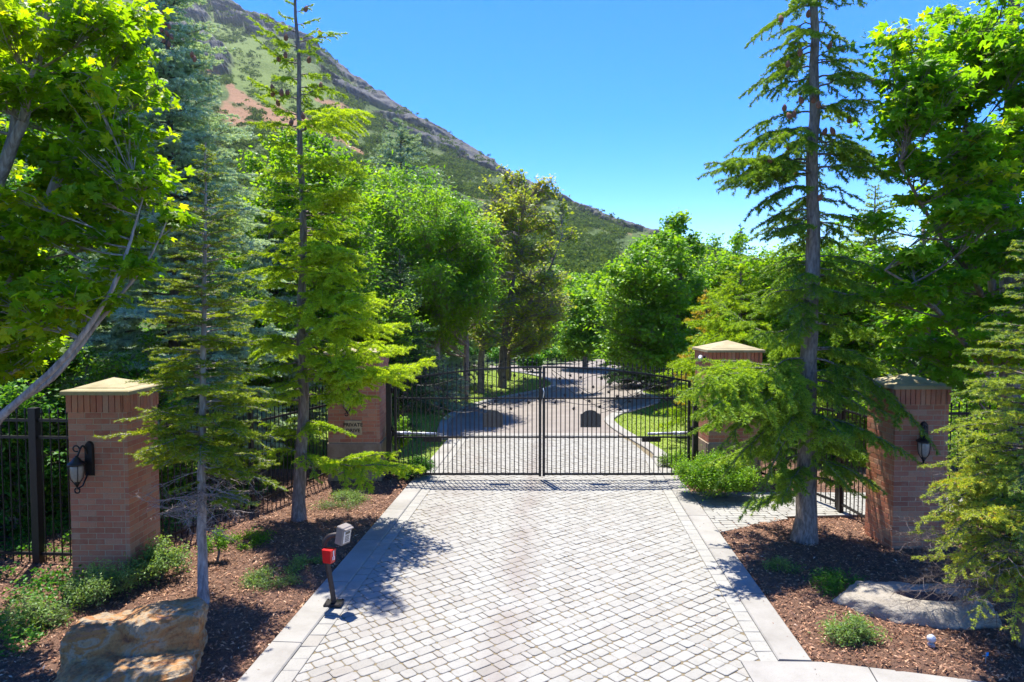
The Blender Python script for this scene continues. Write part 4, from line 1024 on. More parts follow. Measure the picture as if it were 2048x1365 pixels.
k0 = MB(); k0.bbox((0, 0, 0), (.105, .085, .15), .006); V = np.concatenate(k0.V); V[:, :2] *= (1 + .18 * (V[:, 2:3] > 0)); cR = np.array((rx + .02, y0_ - .055, rz_)); m.add(V @ np.array(Rr).T + cR, [tuple(f) for F_ in k0.F for f in F_]); m.build('casing', REDP, root3)
m = MB(); 
for (a, b_, c_, d_) in ((0, .02, .012, .05), (.012, -.025, .010, .04), (-.014, -.022, .010, .035), (.0, .052, .016, .014)):
    k0 = MB(); k0.box((.062, a, b_), (.004, c_, d_)); V = np.concatenate(k0.V); m.add(V @ np.array(Rr).T + cR, [tuple(f) for F_ in k0.F for f in F_])
m.build('white_marking', WHITEP, root3)

# ---- small camera and flood lamp on the pillar right of the gate
q = W(1401, 716, 13.15); root = thing('security_camera', 'small grey security camera on the left face of the camera pillar', 'camera', (3.72, q[1], q[2]))
m = MB(); m.bbox((3.715, q[1], q[2] - .02), (.03, .10, .10), .005); m.tube([(3.71, q[1], q[2] - .03), (3.64, q[1] - .05, q[2] - .06)], .016, 8); m.build('wall_mount', IRON, root)
m = MB(); m.tube([(3.66, q[1] + .07, q[2] + .01), (3.60, q[1] - .11, q[2] - .03)], .042, 12); m.build('camera_body', STEEL, root, True)

# ---- boulders
def rockmesh(nx_, ny_, nz_, fn):
    P, Fc, idx = [], [], {}
    def vid(p):
        k = tuple(np.round(p, 5))
        if k not in idx: idx[k] = len(P); P.append(p)
        return idx[k]
    g = lambda n: np.linspace(-1, 1, n + 1)
    for ax, (na, nb) in ((0, (ny_, nz_)), (1, (nx_, nz_)), (2, (nx_, ny_))):
        for s in (-1, 1):
            A, B = g(na), g(nb)
            for i in range(na):
                for j in range(nb):
                    q = []
                    for a, b in ((A[i], B[j]), (A[i+1], B[j]), (A[i+1], B[j+1]), (A[i], B[j+1])):
                        p = [0, 0, 0]; p[ax] = s; o = [k for k in range(3) if k != ax]; p[o[0]] = a; p[o[1]] = b; q.append(vid(p))
                    flip = (s > 0) == (ax == 1); Fc.append(tuple(q[::-1]) if flip else tuple(q))
    return fn(np.array(P, float)), Fc
from mathutils import noise as mn
def rn(p, s, seed=0): return mn.fractal(Vector((p[0]*s + seed, p[1]*s, p[2]*s)), .7, 2.1, 5)
def bl(P):
    L, D, H = .57, .46, .30
    x, y, z = P.T.copy()
    rnd = .86 + .14 * (1 - np.abs(x)**6); X = x * L * (.97 + .03 * (1 - y**2)); Yv = y * D * rnd
    sm = 1 / (1 + np.exp(-np.clip((y + .02 + .16 * x + .07 * np.sin(x * 7)) * 60, -50, 50))); topz = .50 + .50 * sm
    topz *= 1 + .10 * x; Z = np.where(z > -.999, (z * .5 + .5) * (H * 1.72) * topz, 0) - .06
    edge = np.clip(np.maximum(np.abs(x), np.abs(y)) - .86, 0, 1) / .14; Z -= np.where(z > .3, edge ** 2 * .055, 0)
    Q = np.stack([X, Yv, Z], 1)
    for i, q in enumerate(Q):
        n3 = rn(q, 2.2, 3) * .045 + abs(rn(q, 6, 9)) * .03; d = np.array((x[i], y[i], max(0, z[i]) * .8)); d /= np.linalg.norm(d) + 1e-6
        st = (math.floor(q[2] / .11 + .3 * x[i]) % 2) * .022 if abs(z[i]) < .99 else 0
        q += d * (n3 + st)
    return Q
V, Fc = rockmesh(44, 34, 18, bl); an = R(14); Rm = np.array(((math.cos(an), -math.sin(an), 0), (math.sin(an), math.cos(an), 0), (0, 0, 1)))
bc = np.array((-3.44, 6.02, .0)); root = thing('boulder', 'stepped ochre and grey sandstone boulder at the bottom left', 'boulder', bc)
m = MB(); m.add(V @ Rm.T + bc, Fc); m.build('rock', SANDST, root, False)
def br(P):
    x, y, z = P.T.copy(); r = np.maximum(np.maximum(np.abs(x), np.abs(y)), np.abs(z)); n_ = np.sqrt(x*x + y*y + z*z)
    k = r / n_ * .55 + .45 * 1 / n_ * r; X, Y_, Z = x * (.6 + .4*r/n_*1.2), y * (.6 + .4*r/n_*1.2), z
    X = X * .76; taper = np.clip((X + .95) / .62, .10, 1); Y_ = Y_ * .43 * taper; Z = (Z * .5 + .5) * .31 * (.55 + .45 * taper) * (1 - .35 * (np.abs(Y_/.43))**2) - .05
    hol = np.exp(-(((X - .16) / .40) ** 2 + ((Y_ - .02) / .19) ** 2) ** 1.5); Z -= np.where(z > .5, hol * .15, 0)
    Q = np.stack([X, Y_, Z], 1)
    for i, q in enumerate(Q):
        q += np.array((x[i], y[i], max(0, z[i]) * .6)) * (rn(q, 2.0, 17) * .045 + rn(q, 7, 29) * .010)
    return Q
V, Fc = rockmesh(40, 26, 12, br); bc = np.array((4.38, 7.35, .0)); an = R(-8); Rm = np.array(((math.cos(an), -math.sin(an), 0), (math.sin(an), math.cos(an), 0), (0, 0, 1)))
root = thing('boulder', 'long pale boulder with a brown hollow under the right spruce', 'boulder', bc)
m = MB(); m.add(V @ Rm.T + bc, Fc); ro = m.build('rock', PALEROCK, root, True)
# faces inside the hollow get the browner material
x, y, z = V.T; hollow = np.array([np.exp(-(((p[0] - .16) / .36) ** 2 + ((p[1] - .02) / .17) ** 2) ** 1.5) for p in V])
ro.data.materials.append(BROWNROCK)
for p in ro.data.polygons:
    if min(hollow[i] for i in p.vertices) > .38 and p.center.z > .05: p.material_index = 1

# ---- small lamp and flag in the right bed
q = G(1862, 1300); root = thing('garden_spotlight', 'small round clear garden lamp in the mulch before the pale boulder', 'garden lamp', (q[0], q[1], 0))
m = MB(); m.tube([(q[0], q[1], -.02), (q[0], q[1], .07)], .009, 6); m.bbox((q[0], q[1], .05), (.05, .05, .03), .004); m.build('stake', STEEL, root)
m = MB(); m.lathe([(.001, -.042), (.02, -.036), (.036, -.02), (.042, 0), (.036, .022), (.02, .036), (.001, .042)], (q[0], q[1], .11), 16); m.build('lens_globe', CLEAR, root, True)
q = G(1971, 1332); root = thing('marker_flag', 'tiny blue marker flag in the mulch at the bottom right', 'marker flag', (q[0], q[1], 0))
m = MB(); m.tube([(q[0], q[1], -.02), (q[0], q[1], .13)], .0025, 5); m.build('wire', STEEL, root); m = MB(); m.box((q[0] + .015, q[1], .11), (.028, .003, .035), .4); m.build('flag', BLUEP, root)
# ================================================================== TREES AND PLANTS
def WL(pts, Y, dys=None):                        # trunk path through picture points
    out = []
    for i, p in enumerate(pts):
        out.append(W(p[0], p[1], Y + (p[2] if len(p) > 2 else 0)))
    return out
# --- tall thin cedar left of the drive
Yc = 10.55; b0 = G(598, 1046)
path = [b0] + WL([(597, 1000), (600, 930), (606, 840), (606, 760), (601, 680), (603, 600), (609, 520), (607, 420), (601, 330), (598, 250), (598, 160), (597, 90), (592, 20), (590, -12)], Yc)
rng = np.random.default_rng(101)
bl_ = []
for py, ex, ey, dY, v in ((935, 862, 925, -.3, .62), (930, 800, 905, .1, .6), (905, 640, 960, -.6, .5), (900, 500, 905, -.2, .5),
    (862, 520, 850, .2, .45), (850, 700, 870, .6, .4), (800, 475, 800, -.4, .5), (790, 740, 800, -.5, .55), (760, 876, 715, -.3, .68), (750, 830, 735, -.7, .66), (742, 800, 690, .1, .64),
    (735, 760, 670, -.4, .6), (715, 720, 760, -.9, .6), (700, 560, 690, -.9, .55), (690, 470, 660, -.3, .6), (680, 500, 720, .6, .45), (668, 815, 650, -.9, .62), (650, 740, 640, -1.3, .6), (640, 480, 610, .2, .58),
    (620, 520, 590, -.8, .55), (610, 770, 606, -1.2, .6), (590, 690, 580, -.7, .55), (570, 490, 560, -.3, .6), (560, 705, 548, -1.2, .55), (545, 540, 540, .7, .5), (530, 660, 530, -.5, .55), (515, 500, 505, -.4, .6),
    (500, 700, 508, -1.2, .55), (480, 545, 470, -.4, .5), (465, 675, 478, -.3, .55), (440, 520, 420, 0, .6), (425, 730, 372, -1.2, .55), (415, 690, 400, .4, .5), (400, 505, 380, -.3, .55), (385, 660, 370, -.4, .5),
    (360, 530, 340, .2, .5), (345, 735, 355, -1.3, .5), (330, 700, 345, -.3, .5), (320, 680, 330, .3, .42), (300, 520, 275, -.2, .5), (262, 768, 238, -1.1, .55), (255, 500, 245, .1, .55), (250, 690, 262, .3, .45), (232, 512, 190, .1, .5),
    (225, 675, 205, .2, .45), (200, 495, 158, -.1, .5), (192, 668, 178, -.2, .42), (175, 690, 200, .2, .42), (160, 545, 150, .3, .4), (150, 660, 150, .3, .4), (128, 505, 75, 0, .42), (120, 545, 110, .3, .4), (108, 640, 120, -.3, .4),
    (95, 505, 40, 0, .42), (85, 690, 62, 0, .42), (75, 640, 55, .3, .4), (66, 520, 30, -.2, .4), (50, 640, 38, .1, .4), (40, 560, 25, .2, .4), (25, 625, 10, 0, .4), (10, 570, 0, .1, .4), (0, 610, -15, 0, .4)):
    bl_.append(bough_to(path, py, (ex, ey, dY), Yc, v - .15, rise=.22 if py < 400 else .10))
for py, ex, ey, dY, v in ((600, 760, 590, -.9, .6), (560, 735, 545, -1.3, .55), (520, 745, 520, -1.0, .55), (640, 800, 655, -1.0, .6), (700, 835, 700, .5, .62), (730, 815, 760, -1.1, .6), (470, 715, 470, .4, .5), (440, 700, 440, -.9, .5), (760, 850, 745, -.8, .62), (680, 790, 700, .8, .55), (400, 705, 385, -.8, .5))[::2]:
    bl_.append(bough_to(path, py, (ex, ey, dY), Yc, v - .15, rise=.12))
for i in range(55):                               # small boughs between
    py = 20 + 880 * rng.random() ** .7; az = rng.random() * 6.28; L = rng.uniform(.3, .75) * (1.35 if 430 < py < 800 else .8)
    bl_.append((W(0, py, Yc)[2], az, L * (1 if py > 300 else .7), rng.uniform(0, .25), -.3, rng.uniform(.2, .5) - (.2 if py < 300 else 0)))
cn = [W(x, y, Yc + d) for x, y, d in ((612, 18, -.1), (572, 75, -.1), (571, 110, -.15), (546, 188, -.1), (563, 185, -.2), (556, 206, .1), (545, 176, -.2), (640, 66, 0), (575, 185, -.1), (618, 120, -.1), (583, 245, -.2), (606, 232, -.2), (652, 575, -.6), (630, 560, -.5), (642, 172, -.1), (557, 118, 0))]
conifer('cedar_tree', 'tall thin yellow green cedar with leaning trunk left of the gate', path, .105, .02, bl_, N_CEDAR, B_GREY, 11, ndens=380, nL=.038, nW=.0115, step=.06, side_r=.42, tipv=.5, spread=.62, minl=.09, cones=cn, sub=.065, flat=.2, sdroop=-.25)
# --- small fir before the first pillar
Yf = 7.55; b0 = G(407, 1216); path = [b0] + WL([(404, 1100), (404, 900), (407, 700), (410, 500), (411, 300), (411, 285)], Yf)
rng = np.random.default_rng(102); zt = path[-1][2]
lf = lambda f: np.interp(f, [0, .12, .35, .6, .85, 1], [.80, .92, .72, .52, .30, .06])
bb = whorls(rng, 1.6, zt - .05, 24, 6, lambda f: lf(f) * rng.uniform(.65, 1.2), lambda f: .05 + .35 * f, lambda f: -.16 + .1 * f, lambda f: .34 - .12 * f, .05)
for py, ex, ey, dY, v in ((905, 255, 905, -.15, .45), (900, 545, 935, -.1, .4), (930, 565, 985, -.3, .3), (985, 530, 1010, -.25, .3), (870, 290, 915, .2, .4), (880, 540, 880, .2, .35), (830, 268, 815, -.2, .42), (850, 545, 905, .1, .38), (945, 555, 925, .3, .35), (960, 340, 985, -.4, .32)):
    bb.append(bough_to(path, py, (ex, ey, dY), Yf, v, rise=-.03))
dead = [(rng.uniform(.85, 1.62), rng.random() * 6.28, rng.uniform(.3, .62), rng.uniform(-.4, .1)) for _ in range(26)]
conifer('fir_tree', 'small green fir with bare lower twigs in front of the nearest brick pillar', path, .062, .008, bb, N_FIR, B_PALE, 12, ndens=420, nL=.03, nW=.008, step=.045, side_r=.42, tipv=.42, sub=.05, flat=.45, dead=dead, sdroop=-.08)
# --- big dark cedar right of the drive
Yb = 9.66; b0 = G(1608, 1086); path = [b0] + WL([(1609, 1000), (1613, 880), (1617, 760), (1620, 640), (1624, 500), (1627, 300), (1629, 120), (1630, 0), (1630, -160), (1630, -260)], Yb)
rng = np.random.default_rng(103); bb = []
for py, ex, ey, dY, v in ((322, 1395, 355, 0, .3), (330, 1405, 330, -.3, .3), (350, 1440, 385, .3, .3), (345, 1420, 370, -.5, .3), (375, 1490, 440, -.3, .25), (310, 1800, 330, .2, .25), (420, 1505, 465, -.1, .25), (440, 1530, 430, .5, .25),
    (690, 1420, 590, .8, .5), (760, 1345, 800, -.3, .55), (745, 1370, 735, -.6, .6), (735, 1400, 720, -.3, .62), (770, 1385, 840, -.7, .42), (790, 1420, 900, -.5, .35), (830, 1440, 985, -.3, .3), (860, 1500, 1020, -.5, .3),
    (720, 1880, 905, -.9, .25), (760, 1800, 850, -.8, .35), (740, 1760, 800, -.7, .4), (700, 1790, 745, -.2, .35), (880, 1730, 910, -.8, .4), (900, 1690, 985, -.7, .45), (930, 1560, 1010, -.8, .4), (910, 1480, 1040, -.2, .3), (890, 1760, 930, .3, .3),
    (800, 1380, 870, .2, .4), (780, 1480, 830, -1.1, .5), (820, 1560, 900, -1.2, .45), (850, 1700, 880, -1.2, .5), (650, 1780, 680, .3, .3), (660, 1500, 680, -.6, .3)):
    bb.append(bough_to(path, py, (ex, ey, dY), Yb, v - .1, rise=.12))
nb = len(bb); zb0 = W(0, 1000, Yb)[2]; z1 = W(0, 640, Yb)[2]; z2 = W(0, 430, Yb)[2]; z3 = path[-1][2]
for py, ex, ey, dY, v in ((755, 1358, 755, -1.0, .5), (760, 1350, 785, -1.15, .5), (780, 1372, 825, -1.25, .45)): bb.append(bough_to(path, py, (ex, ey, dY), Yb, v - .1, rise=.12))
nb = len(bb)
bb += whorls(rng, zb0, z1, 9, 3, lambda f: np.interp(f, [0, .35, 1], [.85, 1.45, 1.1]), lambda f: .12, lambda f: -.42, lambda f: .38, .1)
bb += whorls(rng, z1, z2, 7, 5, lambda f: .95 - .1 * f, lambda f: .1, lambda f: -.35, lambda f: .2, .1)
bb += whorls(rng, z2, z3 - .1, 24, 4, lambda f: rng.uniform(.6, 1.25) * np.interp(f, [0, .25, .6, 1], [.95, .95, .80, .2]), lambda f: .16 + .15 * f, lambda f: -.52, lambda f: .22, .1)
bb = bb[:nb] + [q for q in bb[nb:] if math.sin(q[1]) > -.75 or rng.random() < .4]
cn = [W(x, y, Yb - d) for x, y, d in ((1562, 38, .2), (1617, 28, .3), (1600, 105, .2), (1576, 128, .2), (1660, 92, .2), (1685, 98, .3), (1602, 200, .3), (1627, 200, .3), (1637, 210, .4), (1569, 216, .2), (1578, 232, .3), (1588, 228, .2), (1665, 262, .3), (1650, 263, .2), (1577, 293, .3), (1540, 320, .3), (1530, 330, .2), (1568, 340, .3), (1582, 345, .3), (1590, 340, .2), (1640, 395, .3), (1698, 240, .1), (1505, 350, .2))]
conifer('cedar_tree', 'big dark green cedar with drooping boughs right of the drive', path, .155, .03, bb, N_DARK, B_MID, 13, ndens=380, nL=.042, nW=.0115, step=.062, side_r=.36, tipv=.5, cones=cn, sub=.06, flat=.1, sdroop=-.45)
# --- spruce at the right edge
Yr = 6.55; px0 = 2052; b0 = G(px0, 1300); path = [b0] + WL([(px0, 1100), (px0 + 5, 900), (px0 + 8, 700), (px0 + 10, 560), (px0 + 10, 470)], Yr)
rng = np.random.default_rng(104); bb = []
for py, ex, ey, dY, v in ((930, 1850, 1000, -.2, .6), (960, 1830, 1060, .1, .6), (900, 1845, 940, .1, .55), (980, 1860, 1110, -.3, .62), (1050, 1900, 1170, -.5, .6), (1080, 1960, 1260, -.7, .6), (860, 1880, 880, -.2, .5), (1120, 2000, 1270, -.8, .6), (1000, 1905, 1030, -.6, .6), (1020, 1870, 1090, .4, .5),
    (820, 1905, 840, 0, .45), (780, 1900, 790, .3, .4), (760, 1930, 760, -.3, .42), (700, 1930, 700, 0, .42), (660, 1960, 660, .1, .42), (1150, 1930, 1205, .1, .5)):
    bb.append(bough_to(path, py, (ex, ey, dY), Yr, v - .22, rise=-.02))
bb += whorls(rng, .75, 2.3, 10, 6, lambda f: .95 - .2 * f, lambda f: .0, lambda f: -.16, lambda f: .30 - .1 * f, .06)
bb += whorls(rng, 2.3, path[-1][2], 11, 6, lambda f: .75 - .62 * f, lambda f: .1 + .25 * f, lambda f: -.15, lambda f: .25, .05)
dead = [(rng.uniform(.35, 1.5), rng.uniform(1.6, 4.6), rng.uniform(.45, .95), rng.uniform(-.35, .05)) for _ in range(34)]
conifer('spruce_tree', 'spruce with yellow tipped boughs and bare grey twigs at the right edge', path, .075, .01, bb, N_RIGHT, B_BROWN, 14, ndens=560, nL=.027, nW=.008, step=.05, side_r=.38, tipv=.45, sub=.06, flat=.1, dead=dead, sdroop=-.1)
# --- blue spruces
def spruce(name, label, px, pytop, Y, h=None, rad=2.0, seed=1, nm=N_BLUE, bm=B_BROWN, whn=30, per=8, nd=120, nL=.04, nW=.011, step=.12, sub=.10, zb=.6, val=.45, tipv=.5, droop=-.1, cone_px=(), group=None, rtop=.08, hang=-.1, shape=(1, .95, .72, .4, .06)):
    z = W(px, pytop, Y)[2] if h is None else h; b = np.array((W(px, 600, Y)[0], Y, 0)); path = [b, b + (0.03, 0, z * .5), b + (0, 0, z)]
    rg = np.random.default_rng(seed)
    bb = whorls(rg, zb, z - .08, whn, per, lambda f: rad * np.interp(f, [0, .2, .5, .8, 1], shape), lambda f: .02 + .42 * f ** 1.5, lambda f: droop, lambda f: val - .1, .12)
    return conifer(name, label, path, .03 + rad * .05, .012, bb, nm, bm, seed, ndens=nd * 1.9, nL=nL * 1.1, nW=nW * 1.35, step=step * .8, side_r=.40, spread=.72, tipv=tipv, sub=sub, flat=.0, cones=[W(*c) for c in cone_px], group=group, sdroop=hang, wood=False)
spruce('blue_spruce', 'large silvery blue spruce behind the maple at the left', 345, -190, 12.9, rad=2.3, seed=21, whn=34, per=9, nd=190, nL=.036, nW=.012, step=.11, sub=.085, val=.5,
       cone_px=[(325 + 9*math.sin(i*2.1) + i*1.4, 25 + 7*i, 12.2) for i in range(12)] + [(384, 110, 12), (389, 118, 12)])
spruce('blue_spruce', 'blue spruce top rising above the bright green trees in the middle distance', 803, 236, 30, rad=4.0, seed=22, whn=26, per=9, nd=45, nL=.09, nW=.028, step=.26, sub=.2, val=.28, tipv=.4)
spruce('blue_spruce', 'low dark blue spruce behind the left gate leaf', 868, 705, 22.5, rad=1.45, seed=23, whn=10, per=9, nd=70, nL=.06, nW=.016, step=.16, sub=.14, val=.45, zb=.2, tipv=.35)
spruce('spruce_tree', 'dark green spruce behind the tall thin cedar', 800, 500, 17.5, rad=1.3, seed=24, whn=22, per=8, nd=90, nL=.05, nW=.013, step=.14, sub=.12, val=.4, nm=N_DEEP)
spruce('spruce_tree', 'dark spruce between the small fir and the plaque pillar', 540, 420, 15.5, rad=1.7, seed=25, whn=24, per=8, nd=90, nL=.05, nW=.013, step=.14, sub=.12, val=.3, nm=N_BLUE)
spruce('spruce_tree', 'pale green spruce behind the right maple', 1745, 372, 19, rad=1.9, seed=26, whn=22, per=8, nd=70, nL=.07, nW=.02, step=.2, sub=.16, val=.55, nm=N_RIGHT, tipv=.2)
spruce('spruce_tree', 'small pointed dark spruce top on the skyline left of the big cedar', 1478, 452, 30, rad=1.7, seed=27, whn=18, per=7, nd=40, nL=.09, nW=.026, step=.26, sub=.2, val=.4, nm=N_DEEP)
spruce('golden_conifer', 'golden yellow narrow conifer left of the camera pillar', 1412, 575, 19, rad=.95, seed=28, whn=20, per=7, nd=80, nL=.06, nW=.016, step=.14, sub=.12, val=.5, nm=N_GOLD)
spruce('spruce_tree', 'spreading dark conifer beside the far bend of the road', 1292, 690, 29, rad=2.2, seed=29, whn=10, per=8, nd=45, nL=.09, nW=.025, step=.24, sub=.2, val=.4, nm=N_DEEP, zb=.3)
spruce('cedar_tree', 'light green drooping cedar just left of the big cedar', 1480, 515, 17, rad=2.3, seed=30, whn=17, per=7, nd=90, nL=.06, nW=.014, step=.15, sub=.12, val=.45, nm=N_CEDAR, droop=-.22, hang=-.4, tipv=.4)

# --- broadleaf trees
def mp(name, label, trunks, poly, Y, dY, n, r, seed, **k):
    rg = np.random.default_rng(seed); fl = k.pop('flat', .6); extra = k.pop('extra', [])
    return broadleaf(name, label, trunks, clumps_in(poly, Y, dY, n, r, rg, fl) + [(W(x, y, Y + d), np.array((q, q, q * 1.3))) for x, y, d, q in extra], seed=seed, **k)
def TR(pts, Y): return [(*W(x, y, Y + dy), r) for x, y, dy, r in pts]
b = np.array((-5.75, 6.5, 0))
stems = [[(*b, .12), (-5.35, 6.3, 1.3, .05), (*W(-20, 850, 6.0), .034), (*W(105, 745, 5.95), .028), (*W(175, 660, 5.9), .023), (*W(235, 560, 5.9), .018), (*W(262, 480, 6.0), .013), (*W(285, 400, 6.1), .006)],
         [(*b, .12), (-5.5, 6.5, 1.3, .045), (*W(-40, 850, 6.1), .028), (*W(110, 760, 6.1), .022), (*W(200, 640, 6.15), .018), (*W(300, 520, 6.2), .011), (*W(335, 440, 6.2), .006)],
         [(*b, .13), (-5.5, 6.6, 1.6, .10), (*W(-60, 560, 6.4), .055), (*W(5, 350, 6.4), .043), (*W(50, 150, 6.4), .035), (*W(85, 0, 6.4), .026), (*W(120, -160, 6.5), .015)],
         [(-5.2, 6.5, 3.0, .05), (*W(30, 560, 6.7), .045), (*W(95, 400, 6.7), .035), (*W(150, 250, 6.7), .025), (*W(200, 80, 6.8), .012)],
         [(-5.2, 6.4, 3.6, .05), (*W(40, 270, 6.2), .045), (*W(80, 110, 6.2), .035), (*W(110, -60, 6.2), .015)],
         [(*b, .12), (-6.2, 6.6, 2.5, .08), (-6.5, 6.8, 4.5, .05), (-6.6, 7, 6.6, .02)]]
polyA = [(-400, 600), (-400, 20), (-100, -50), (250, -40), (330, 20), (345, 130), (375, 215), (400, 290), (408, 360), (385, 430), (335, 500), (300, 560), (262, 620), (200, 650), (120, 690), (60, 740), (-60, 800), (-300, 800)]
mp('maple_tree', 'yellow green maple with pale leaning stems at the left edge', stems, polyA, 6.6, 1.1, 175, .30, 31, flat=.34, lmat=L_MAPLE, bmat=B_PALE, kind='maple', size=.070, twigs=22, per=6, tilt=.6, layer=.35, bare=.03)
# right maple
Ym = 10.0; b = np.array((*G(2030, 1080)[:2], 0)); b[0] = W(2028, 600, Ym)[0]; b[1] = Ym
stems = [[(*b, .16), (*W(2022, 700, Ym), .135), (*W(2018, 500, Ym), .12), (*W(2022, 300, Ym), .10), (*W(2020, 120, Ym), .085), (*W(2035, -80, Ym), .06), (*W(2050, -300, Ym), .02)],
         [(*W(2018, 760, Ym), .08), (*W(1985, 620, Ym - .1), .05), (*W(1982, 480, Ym - .1), .045), (*W(1960, 350, Ym - .2), .035), (*W(1900, 150, Ym - .3), .015)],
         [(*W(2020, 700, Ym), .06), (*W(1950, 560, Ym - .5), .035), (*W(1870, 460, Ym - 1.0), .026), (*W(1800, 330, Ym - 1.3), .014)],
         [(*W(2020, 800, Ym), .06), (*W(1940, 700, Ym - .6), .035), (*W(1850, 590, Ym - 1.2), .026), (*W(1770, 540, Ym - 1.5), .012)],
         [(*W(2024, 700, Ym), .06), (*W(2060, 500, Ym + .2), .05), (*W(2110, 250, Ym + .4), .03), (*W(2150, 20, Ym + .4), .012)]]
polyB = [(1700, 600), (1720, 500), (1690, 440), (1735, 395), (1745, 330), (1722, 290), (1770, 250), (1775, 190), (1760, 130), (1748, 75), (1800, 35), (1855, 20), (1880, -30), (2000, -90), (2200, -80), (2260, 60), (2260, 640), (2060, 740), (1930, 770), (1830, 745), (1760, 690)]
mp('maple_tree', 'green maple with grey trunk filling the upper right corner', stems, polyB, 9.3, 1.4, 150, .42, 32, flat=.22, lmat=L_MAPLE2, bmat=B_GREY, kind='maple6', size=.088, twigs=24, per=6, tilt=.55, layer=.3)
# bright trees behind
def bush_trunk(px, Y, h, r): x = W(px, 600, Y)[0]; return [[(x, Y, 0, r), (x + .05, Y, h * .4, r * .75), (x - .05, Y + .05, h * .85, r * .25)]]
mp('poplar_tree', 'bright yellow green tree behind the tall thin cedar', bush_trunk(610, 17, 6.5, .13), [(450, 760), (440, 520), (462, 400), (480, 330), (540, 282), (610, 272), (690, 315), (745, 390), (780, 520), (780, 740)], 17, 1.8, 120, .62, 33, extra=[(545, 285, 0, .2), (580, 272, 0, .25), (620, 268, 0, .22), (650, 290, 0, .25), (500, 320, 0, .22), (690, 310, 0, .25), (725, 345, 0, .22)], lmat=L_BRIGHT, bmat=B_MID, kind='quad', size=.085, twigs=38, per=7)
mp('poplar_tree', 'bright green bushy tree left of the gate centre behind the blue spruce', bush_trunk(870, 22, 6.5, .16), [(660, 730), (655, 560), (680, 420), (720, 375), (800, 350), (870, 372), (900, 415), (960, 440), (1005, 490), (1000, 600), (955, 680), (890, 722), (760, 735)], 22, 2.4, 150, .72, 34, extra=[(760, 348, 0, .3), (800, 342, 0, .3), (850, 352, 0, .35), (890, 385, 0, .3), (720, 362, 0, .3), (940, 420, 0, .3), (985, 455, 0, .3), (700, 380, 0, .3)], lmat=L_MID, bmat=B_MID, kind='narrow', size=.15, twigs=36, per=7, hang=.5)
mp('poplar_tree', 'smaller bright green tree in front of the olive trees', bush_trunk(930, 24, 5.2, .12), [(800, 690), (820, 560), (880, 470), (960, 455), (1010, 520), (1000, 600), (960, 650)], 22, 1.3, 50, .6, 35, lmat=L_BRIGHT, bmat=B_MID, kind='narrow', size=.14, twigs=40, per=7, hang=.4)
st = [TR([(962, 786, 0, .15), (962, 730, 0, .13), (966, 660, 0, .10), (975, 560, 0, .06), (985, 470, 0, .02)], 27)]
mp('pear_tree', 'olive green tree on the left lawn, its trunk nearest the road', st, [(905, 700), (935, 600), (930, 470), (955, 385), (1010, 400), (1050, 520), (1040, 640), (1000, 715)], 27, 2, 42, .62, 36, lmat=L_OLIVE, bmat=B_GREY, kind='quad', size=.12, twigs=26, per=4, bare=.10, twigr=.010)
st = [TR([(1004, 776, 0, .20), (1005, 720, 0, .17), (1012, 640, 0, .13), (1030, 540, 0, .08), (1045, 420, 0, .03)], 29), TR([(1006, 700, 0, .1), (1050, 620, -.5, .07), (1100, 540, -.8, .04), (1125, 470, -1, .02)], 29)]
mp('pear_tree', 'tallest olive brown tree above the gate centre on the left lawn', st, [(985, 640), (960, 480), (965, 380), (1010, 348), (1050, 362), (1085, 362), (1118, 398), (1120, 430), (1146, 480), (1150, 580), (1125, 680), (1080, 722), (1010, 715)], 29, 2.4, 85, .68, 37, extra=[(1100, 368, 0, .35), (1112, 385, 0, .4), (1080, 365, 0, .3), (1010, 350, 0, .35), (1040, 352, 0, .3), (975, 372, 0, .35), (1125, 410, 0, .35), (1145, 470, 0, .3)], lmat=L_OLIVE, bmat=B_GREY, kind='quad', size=.13, twigs=28, per=4, bare=.10, twigr=.012)
st = [TR([(1015, 762, 0, .16), (1018, 700, 0, .13), (1040, 600, 0, .08), (1070, 520, 0, .03)], 32)]
mp('pear_tree', 'third olive tree behind the two on the left lawn', st, [(1010, 690), (1020, 560), (1080, 480), (1150, 520), (1160, 640), (1130, 715), (1060, 715)], 32.5, 2, 36, .75, 38, lmat=L_OLIVE, bmat=B_GREY, kind='quad', size=.13, twigs=28, per=4, twigr=.010)
st = [TR([(1340, 800, 0, .17), (1342, 740, 0, .14), (1352, 640, 0, .10), (1362, 540, 0, .06), (1362, 450, 0, .02)], 25), TR([(1342, 740, 0, .09), (1318, 660, -.4, .07), (1290, 600, -.7, .04), (1260, 530, -1, .02)], 25)]
mp('linden_tree', 'leafy green tree with forked trunk right of the road', st, [(1185, 725), (1178, 650), (1205, 570), (1255, 505), (1305, 490), (1340, 445), (1360, 428), (1375, 470), (1405, 500), (1425, 580), (1405, 700), (1340, 735), (1250, 742)], 25, 2.4, 125, .62, 39, extra=[(1362, 436, 0, .22), (1360, 455, 0, .3), (1345, 462, 0, .25), (1385, 478, 0, .28), (1310, 484, 0, .3), (1400, 500, 0, .3), (1275, 492, 0, .25), (1340, 445, .3, .2)], lmat=L_MID, bmat=B_BROWN, kind='quad', size=.12, twigs=36, per=6)
mp('linden_tree', 'bright leafy tree behind the big cedar trunk', bush_trunk(1640, 18, 4.5, .12), [(1440, 740), (1430, 560), (1500, 490), (1600, 480), (1700, 470), (1790, 480), (1810, 640), (1790, 760), (1560, 780)], 17.5, 1.6, 130, .6, 40, lmat=L_BRIGHT, bmat=B_BROWN, kind='quad', size=.09, twigs=36, per=7)
